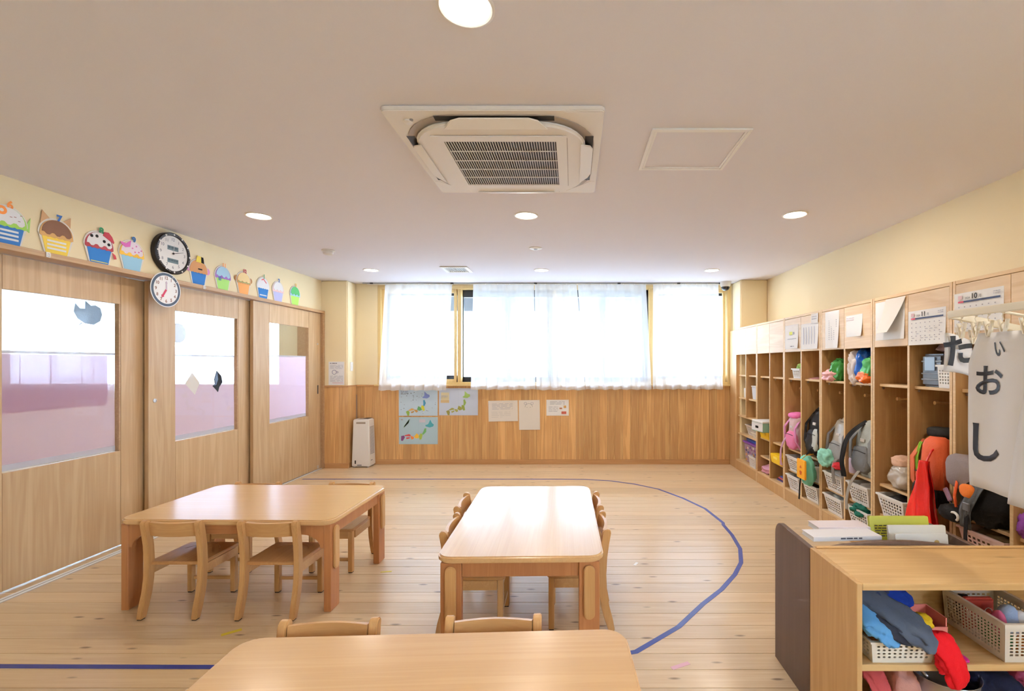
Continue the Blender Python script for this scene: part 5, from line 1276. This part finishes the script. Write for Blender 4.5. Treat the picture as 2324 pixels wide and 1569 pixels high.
book('small white picture book with a little printed figure', 1.352, 1.572, 1.925, 1.955, .36, .652, .008, (250, 248, 242), lettering=lt_white)
def flatbook(label, x0, x1, y0, y1, z, th, rgb, rz, rx, spine):
    t = thing('picture_book', label, 'book', ((x0 + x1) / 2, (y0 + y1) / 2, z), R(rz), group='books in the rack'); t.rotation_euler = (R(rx), 0, R(rz))
    a, b = (x1 - x0) / 2, (y1 - y0) / 2
    MB().box(-a, a, -b, b, 0, .0025).build('cover', plast(rgb), t); MB().box(-a, a, -b, b, th - .0025, th).build('cover', plast(rgb), t); MB().box(-a + .003, a - .004, -b + .003, b - .002, .0026, th - .0026).build('pages', 'paper', t); MB().box(-a, a, -b - .001, -b + .002, .0026, th - .0026).build('spine', plast(rgb), t)
    pl = Plane((0, -b - .0012, th / 2), (1, 0, 0), (0, 0, 1))
    if spine: rows(pl, t, -.03, .06, -th * .22, th * .25, 1, 'ink', .7, 4, h=.0002)
    return t
flatbook('white picture book lying flat across the rack beside its brown end panel', .975, 1.262, 1.90, 1.99, .6435, .018, (234, 232, 236), 3, 0, True)
flatbook('white picture book with pink drawing lying on top of the flat book', 1.05, 1.275, 1.995, 2.085, .6435, .022, (236, 226, 232), 1, 0, None)
# baskets of cloth in the cabinet
SZ = .3625
basket('low white basket with round holes overflowing with dolls clothes', 1.105, 1.668, SZ, .215, .225, .078, (240, 232, 216), nx=10, ny=4, taper=.92, rnd=True, group='baskets in the low cabinet', rim=.006)
basket('large white basket with square holes holding toys', 1.545, 1.690, SZ, .20, .265, .135, (236, 226, 212), nx=9, ny=8, nyx=17, taper=.94, group='baskets in the low cabinet')
def drape_cloth(name, label, pts, w, rgb, seed, side=(0, 1, 0), bulge=.02, crumple=.008, cat='clothes'):
    sd = Vector(side).normalized(); m = MB(); n, k = 44, 32
    def s(u, v):
        p = lerp_path(pts, u); q = (lerp_path(pts, min(1, u + .02)) - lerp_path(pts, max(0, u - .02))).normalized()
        sv = (sd - q * sd.dot(q)).normalized(); nn = q.cross(sv); wv = lerp_path([(x, 0, 0) for x in w], u).x
        a = 2 * math.pi * v; e = min(1, 5 * u + .12, 5 * (1 - u) + .35) ** .5
        pv = Vector((u * 5 + seed * 5.3, math.cos(a) * 1.5, math.sin(a) * 1.5 + seed))
        c = 1 + .30 * mnoise.noise(pv) + .34 * (.4 - abs(mnoise.noise(pv * 2.1))) + .16 * math.sin(4 * a + 7 * u + seed) * (.4 + .6 * u)
        return p + (sv * (math.cos(a) * wv * .56) + nn * (math.sin(a) * wv * .20)) * e * c
    m.grid(s, n, k); o = m.build(name, fabric(rgb), None, smooth='all', weld=True)
    bm = bmesh.new(); bm.from_mesh(o.data); bmesh.ops.holes_fill(bm, edges=bm.edges, sides=0); bm.to_mesh(o.data); bm.free()
    for p in o.data.polygons: p.use_smooth = True
    return tag(o, label, cat, 'dolls clothes in the cabinet')
drape_cloth('grey_trousers', 'slate grey trousers draped across the round-holed basket', [(.985, 1.76, .585), (1.03, 1.70, .56), (1.10, 1.63, .505), (1.165, 1.57, .46), (1.205, 1.545, .435)], [.09, .12, .12, .10, .085], (88, 96, 112), 1, side=(.45, .9, .35))
drape_cloth('dark_shirt', 'dark navy patterned shirt under the grey trousers', [(.985, 1.66, .515), (1.04, 1.62, .495), (1.11, 1.585, .465), (1.15, 1.57, .445)], [.08, .10, .09, .05], (52, 54, 66), 2, side=(.4, .9, .3))
drape_cloth('blue_shirt', 'light blue shirt in the round-holed basket', [(.975, 1.60, .50), (1.01, 1.585, .495), (1.06, 1.575, .46), (1.10, 1.57, .445)], [.07, .095, .085, .04], (96, 156, 206), 3, side=(.2, .9, .5))
bundle('orange_cloth', 'orange patterned cloth at the bottom of the round-holed basket', 'clothes', (1.045, 1.645, .436), (.035, .05, .03), fabric((186, 112, 40)), 4, lump=.3, group='dolls clothes in the cabinet')
drape_cloth('royal_blue_cloth', 'royal blue cloth behind the grey trousers', [(1.05, 1.77, .565), (1.11, 1.74, .545), (1.18, 1.72, .515), (1.24, 1.70, .50)], [.05, .09, .08, .05], (30, 62, 160), 5, side=(.1, .9, .4))
bundle('mint_cloth', 'pale mint cloth at the back of the cabinet shelf', 'clothes', (1.085, 1.79, .585), (.08, .035, .022), fabric((150, 176, 170)), 6, lump=.25, group='dolls clothes in the cabinet')
bundle('denim_pile', 'dark blue denim pile filling the back of the round-holed basket', 'clothes', (1.07, 1.73, .485), (.10, .085, .07), fabric((62, 72, 104)), 12, lump=.3, group='dolls clothes in the cabinet')
drape_cloth('red_glove', 'bright red glove hanging over the cabinet shelf edge', [(1.205, 1.575, .458), (1.225, 1.552, .445), (1.242, 1.530, .405), (1.250, 1.522, .36), (1.258, 1.522, .305)], [.04, .055, .06, .055, .05], (214, 16, 28), 7, side=(1, 0, 0), bulge=.012)
drape_cloth('red_glove', 'second red glove half under the first at the basket corner', [(1.20, 1.565, .43), (1.212, 1.545, .415), (1.222, 1.530, .38), (1.232, 1.528, .352)], [.03, .04, .045, .04], (196, 14, 24), 8, side=(1, 0, 0), bulge=.012)
bundle('yellow_cloth', 'yellow cloth tucked beside the pink box', 'clothes', (1.215, 1.635, .462), (.035, .035, .022), fabric((230, 190, 40)), 9, lump=.3, group='dolls clothes in the cabinet')
pb = thing('pink_box', 'small salmon pink open box behind the red gloves', 'box', (1.262, 1.675, SZ))
for x0, x1, y0, y1 in ((-.045, .045, -.05, -.046), (-.045, .045, .046, .05), (-.045, -.041, -.046, .046), (.041, .045, -.046, .046)): MB().box(x0, x1, y0, y1, .003, .115 if x0 > 0 or y0 > 0 else .085).build('box_side', plast((226, 130, 122)), pb)
MB().box(-.045, .045, -.05, .05, 0, .003).build('box_bottom', plast((226, 130, 122)), pb)
ms = thing('toy_spoon', 'magenta toy spoon lying on the shelf edge', 'toy', (1.315, 1.585, SZ)); MB().blob((0, -.005, .008), (.018, .028, .007), .9, 18, 10).build('spoon_bowl', plast((206, 30, 130)), ms, smooth='all'); MB().tube([(-.01, .015, .009), (-.03, .06, .010)], .004, 8).build('spoon_handle', plast((206, 30, 130)), ms)
sc = bundle('khaki_scarf', 'khaki cloth scrap on the shelf beside the pink box', 'clothes', (1.312, 1.66, SZ + .008), (.015, .05, .010), fabric((166, 142, 96)), 3, lump=.3, group='dolls clothes in the cabinet')
# toys in the large basket
pu = thing('red_purse', 'red play purse with white print in the large basket', 'toy', (1.505, 1.735, SZ + .02)); MB().box(-.055, .055, -.012, .012, 0, .115).build('purse_body', fabric((186, 72, 62)), pu, bevel=.006, seg=2)
for sx in (-.028, .03): MB().tube([(sx + .016 * math.cos(a), -.0135, .06 + .022 * math.sin(a)) for a in [R(30 * k) for k in range(12)]], .0012, 5, closed=True).build('printed_ring', 'paper', pu)
do = thing('knitted_doll', 'small blue and pink knitted doll in the large basket', 'toy', (1.53, 1.64, SZ + .055)); MB().blob((0, 0, .045), (.032, .03, .055), .85, 18, 12, .08, 20).build('doll_body', fabric((176, 196, 232)), do, smooth='all'); MB().blob((-.03, 0, .03), (.014, .026, .05), .8, 16, 10, .1, 20).build('pink_fringe', fabric((226, 110, 150)), do, smooth='all'); MB().blob((.03, -.015, .065), (.022, .018, .022), .8, 16, 10).build('white_bow', fabric((236, 234, 236)), do, smooth='all')
bundle('green_cloth', 'dark green cloth at the bottom of the large basket', 'toy', (1.515, 1.67, SZ + .04), (.032, .06, .03), fabric((40, 120, 60)), 4, lump=.3)
bundle('black_cloth', 'black cloth at the back of the large basket', 'toy', (1.485, 1.775, SZ + .075), (.022, .02, .045), fabric((46, 42, 42)), 5, lump=.25)
bundle('orange_toy', 'orange soft toy deep in the large basket', 'toy', (1.56, 1.61, SZ + .03), (.04, .035, .028), fabric((230, 130, 40)), 6, lump=.25)
# lower shelf
bw = thing('metal_bowl', 'shiny steel bowl on the lower cabinet shelf', 'bowl', (1.315, 1.66, .073)); MB().lathe([(.05, 0), (.085, .06), (.10, .15), (.108, .205), (.112, .207), (.104, .20), (.096, .15), (.08, .062), (.045, .006)], 32).build('bowl_wall', 'steel', bw, smooth='all')
MB().tube([(.085 * math.cos(a), .085 * math.sin(a), .215 + .015 * math.sin(3 * a)) for a in [R(12 * k) for k in range(18)]], .006, 8).build('bowl_handle', 'steel', bw, smooth='all')
bundle('pink_sack', 'dusty pink sack on the lower cabinet shelf beside the bowl', 'bag', (1.155, 1.67, .18), (.055, .09, .115), fabric((206, 150, 138)), 2, lump=.15)
drape_cloth('salmon_cloth', 'salmon red cloth on the lower cabinet shelf in the corner', [(1.03, 1.70, .29), (1.04, 1.63, .29), (1.055, 1.59, .25), (1.07, 1.585, .18)], [.05, .075, .075, .06], (196, 82, 84), 10, side=(.8, .5, 0))
bundle('navy_cloth', 'navy blue cloth heap on the lower cabinet shelf', 'clothes', (1.47, 1.66, .19), (.085, .09, .11), fabric((34, 40, 66)), 8, lump=.25, group='dolls clothes in the cabinet')
bundle('pink_plush', 'bright pink cloth on the lower shelf below the large basket', 'clothes', (1.60, 1.63, .18), (.06, .07, .105), fabric((226, 110, 160)), 9, lump=.2, group='dolls clothes in the cabinet')

# ------------------------------------------------------------------ laundry frame with calligraphy
hg = thing('laundry_hanger', 'cream plastic pinch hanger hung before the lockers', 'hanger', (1.45, 1.80, 1.555))
fr = [(0, 0, 0), (.43, .0, -.085), (.44, -.52, -.085), (.012, -.52, 0)]
for k in range(4):
    a, b = Vector(fr[k]), Vector(fr[(k + 1) % 4]); d = (b - a); n = Vector((0, 0, 1)); s_ = d.cross(n).normalized() * .006; n = n * 1.4
    MB().hexa([a - s_ - n * .010, b - s_ - n * .010, b + s_ - n * .010, a + s_ - n * .010, a - s_ + n * .010, b - s_ + n * .010, b + s_ + n * .010, a + s_ + n * .010]).build('frame_bar', 'cream_plastic', hg, bevel=.003, seg=2)
for f in (.35, .68):
    a = Vector(fr[0]).lerp(Vector(fr[3]), f); b = Vector(fr[1]).lerp(Vector(fr[2]), f); MB().tube([a, b], .005, 8).build('cross_bar', 'cream_plastic', hg, smooth=True)
MB().tube([Vector(fr[0]).lerp(Vector(fr[3]), .5), (.22, -.26, .03), Vector(fr[1]).lerp(Vector(fr[2]), .5)], .006, 8).build('centre_arm', 'cream_plastic', hg, smooth=True)
MB().tube([(.22, -.26, .03), (.22, -.26, ZC - 1.555 - .001)], .003, 6).build('hanging_cord', 'cream_plastic', hg)
def clip(x, y, z, rz, tilt=0):
    q = Matrix.Translation((x, y, z)) @ Matrix.Rotation(rz, 4, 'Z') @ Matrix.Rotation(tilt, 4, 'X'); m = MB()
    for s in (-1, 1): m.hexa([(s * .016, -.006, -.030), (s * .016 + .004, -.006, -.030), (s * .016 + .004, .006, -.030), (s * .016, .006, -.030), (s * .002, -.006, -.085), (s * .002 + .004, -.006, -.085), (s * .002 + .004, .006, -.085), (s * .002, .006, -.085)])
    m.tube([(.011 * math.cos(a), 0, -.052 + .011 * math.sin(a)) for a in [R(36 * k) for k in range(10)]], .0018, 5, closed=True)
    m.tube([(0, 0, -.008), (.006, 0, -.018), (0, 0, -.032)], .0016, 5); m.tube([(.005 * math.cos(a), 0, -.006 + .006 * math.sin(a)) for a in [R(45 * k) for k in range(8)]], .0014, 5, closed=True)
    m.v = [tuple(q @ Vector(v)) for v in m.v]; return m.build('clip', 'cream_plastic', hg)
for y in (-.06, -.12, -.17, -.225, -.30, -.38, -.46): clip(.002 - y * .02, y, -.008, R(90))
for x in (.05, .10, .17, .26, .35): clip(x, 0, -.008 - .2 * x, R(0), R(8))
def strip_paper(name, label, y0, y1, x, z0, z1, flare, marks):
    """thin calligraphy paper hanging from the frame, seen from the room side"""
    pl = Plane((x, y0, z0), (0, -1, 0), (0, 0, 1)); w, h = y0 - y1, z1 - z0
    def s(u, v):
        pinch = 1 - .45 * max(0, v - .82) / .18 if flare else 1
        return pl.p(w * (.32 + (u - .32) * pinch) + (0 if flare else .09 * v), h * v, .016 * math.sin(2.6 * u + 1.5 * v) * (1 - v) + .006 * math.sin(9 * u + 2))
    o = MB().grid(s, 14, 16, .0006).build(name, 'calligraphy_paper', None, smooth='all'); tag(o, label, 'calligraphy', 'calligraphy hanging to dry')
    for ch_, u, v, size, rot in marks:
        me = text_mesh(ch_, size, size * .022, 0.0); bm = bmesh.new(); bm.from_mesh(me); bmesh.ops.subdivide_edges(bm, edges=[e for e in bm.edges if e.calc_length() > .02], cuts=1); 
        for vt in bm.verts:
            ca, sa = math.cos(rot), math.sin(rot); a = u * w + vt.co.x * ca - vt.co.y * sa; b = v * h + vt.co.x * sa + vt.co.y * ca
            vt.co = Vector(s(a / w, b / h)) + pl.n * .0022
        bm.to_mesh(me); bm.free(); me.materials.append(MATS['sumi']); c = bpy.data.objects.new('brush_stroke', me); COL.objects.link(c); c.parent = o
    return o
plain('sumi', (40, 42, 48), .55); sheer('calligraphy_paper', (244, 243, 244), .03, .34, rough=.7)
strip_paper('calligraphy_strip', 'long white calligraphy strip clipped at its top with big black brush letters', 1.700, 1.435, 1.452, .925, 1.475, True, [('い', .46, .89, .066, .1), ('お', .29, .68, .115, 0), ('し', .24, .28, .15, 0)])
strip_paper('calligraphy_strip', 'second calligraphy strip hanging in front at the picture edge', 1.502, 1.28, 1.405, .915, 1.46, False, [])
pl = Plane((1.424, 1.792, 1.335), (1, 0, 0), (0, .05, 1))
def tp_(u, v): return pl.p(.125 * u, .15 * v - .03 * u * u, .012 * math.sin(3 * u + 2 * v))
o = MB().grid(tp_, 10, 10, .0006).build('calligraphy_sheet', 'calligraphy_paper', None, smooth='all'); tag(o, 'small curled sheet with one black brush letter at the hanger corner', 'calligraphy', 'calligraphy hanging to dry')
me = text_mesh('た', .125, .0045); me.transform(pl.mat(.052, .074, .016, .15)); me.materials.append(MATS['sumi']); c = bpy.data.objects.new('brush_stroke', me); COL.objects.link(c); c.parent = o

# ------------------------------------------------------------------ Halloween things on the door glass
sheer('blue_card', (130, 160, 190), .25, .35)
pl = Plane((-3.436, 3.305, 1.725), (0, 1, 0), (0, 0, 1))
bt = thing('hanging_card', 'grey blue cat-shaped card hanging behind the nearest door glass', 'card')
pl.poly('card_body', [(-.085, .06), (-.055, .028), (-.02, .03), (-.018, .085), (.02, .055), (.05, .062), (.085, .045), (.10, .0), (.085, -.05), (.04, -.08), (-.02, -.075), (-.07, -.045), (-.095, .0)], -.002, .0, fabric((150, 178, 206)), bt)
for k in range(3): MB().tube([pl.p(-.05 - .012 * k + .02, -.068, 0), pl.p(-.085 + .02 * k, -.10, 0)], .002, 5).build('whisker', 'ink', bt)
MB().tube([pl.p(-.08, .055, 0), pl.p(-.07, .15, 0)], .001, 5).build('thread', 'ink_light', bt); MB().tube([pl.p(.05, .06, 0), pl.p(.055, .14, 0)], .001, 5).build('thread', 'ink_light', bt)
gh = thing('hanging_balloon', 'pale grey balloon shape hanging behind the middle door glass', 'decoration', (-3.45, 4.075, 1.635))
MB().blob((0, 0, 0), (.02, .075, .085), .9, 20, 12, .05, 10).build('balloon', 'blue_card' if False else fabric((206, 208, 214)), gh, smooth='all'); MB().ribbon([(.0, .07, .02), (.0, .05, .10), (.0, .03, .19)], .008, .001, side=(0, 1, 0)).build('purple_ribbon', fabric((170, 140, 200)), gh)
tag(Plane((-3.3555, 4.118, 1.195), (0, 1, 0), (0, 0, 1)).poly('paper_diamond', [(-.085, .0), (-.01, .095), (.075, .0), (.02, -.105)], 0, .0006, 'paper_warm', None), 'white paper diamond behind the middle door glass', 'paper')
bo = thing('paper_ornament', 'crumpled black paper ornament on the middle door glass', 'paper ornament', (0, 0, 0)); pl = Plane((-3.3515, 4.385, 1.19), (0, 1, 0), (0, 0, 1))
pl.poly('folded_paper', [(-.03, .03), (0, .11), (.055, .06), (.07, .0), (.03, -.045), (.015, -.09), (-.005, -.07), (-.05, -.03), (-.02, -.015)], .0, .004, 'ink_black', bo); pl.poly('paper_fold', [(-.028, .03), (-.002, .10), (.012, .03), (-.01, -.02), (-.04, -.03), (-.018, -.01)], .0042, .007, plast((92, 110, 136), .3), bo)
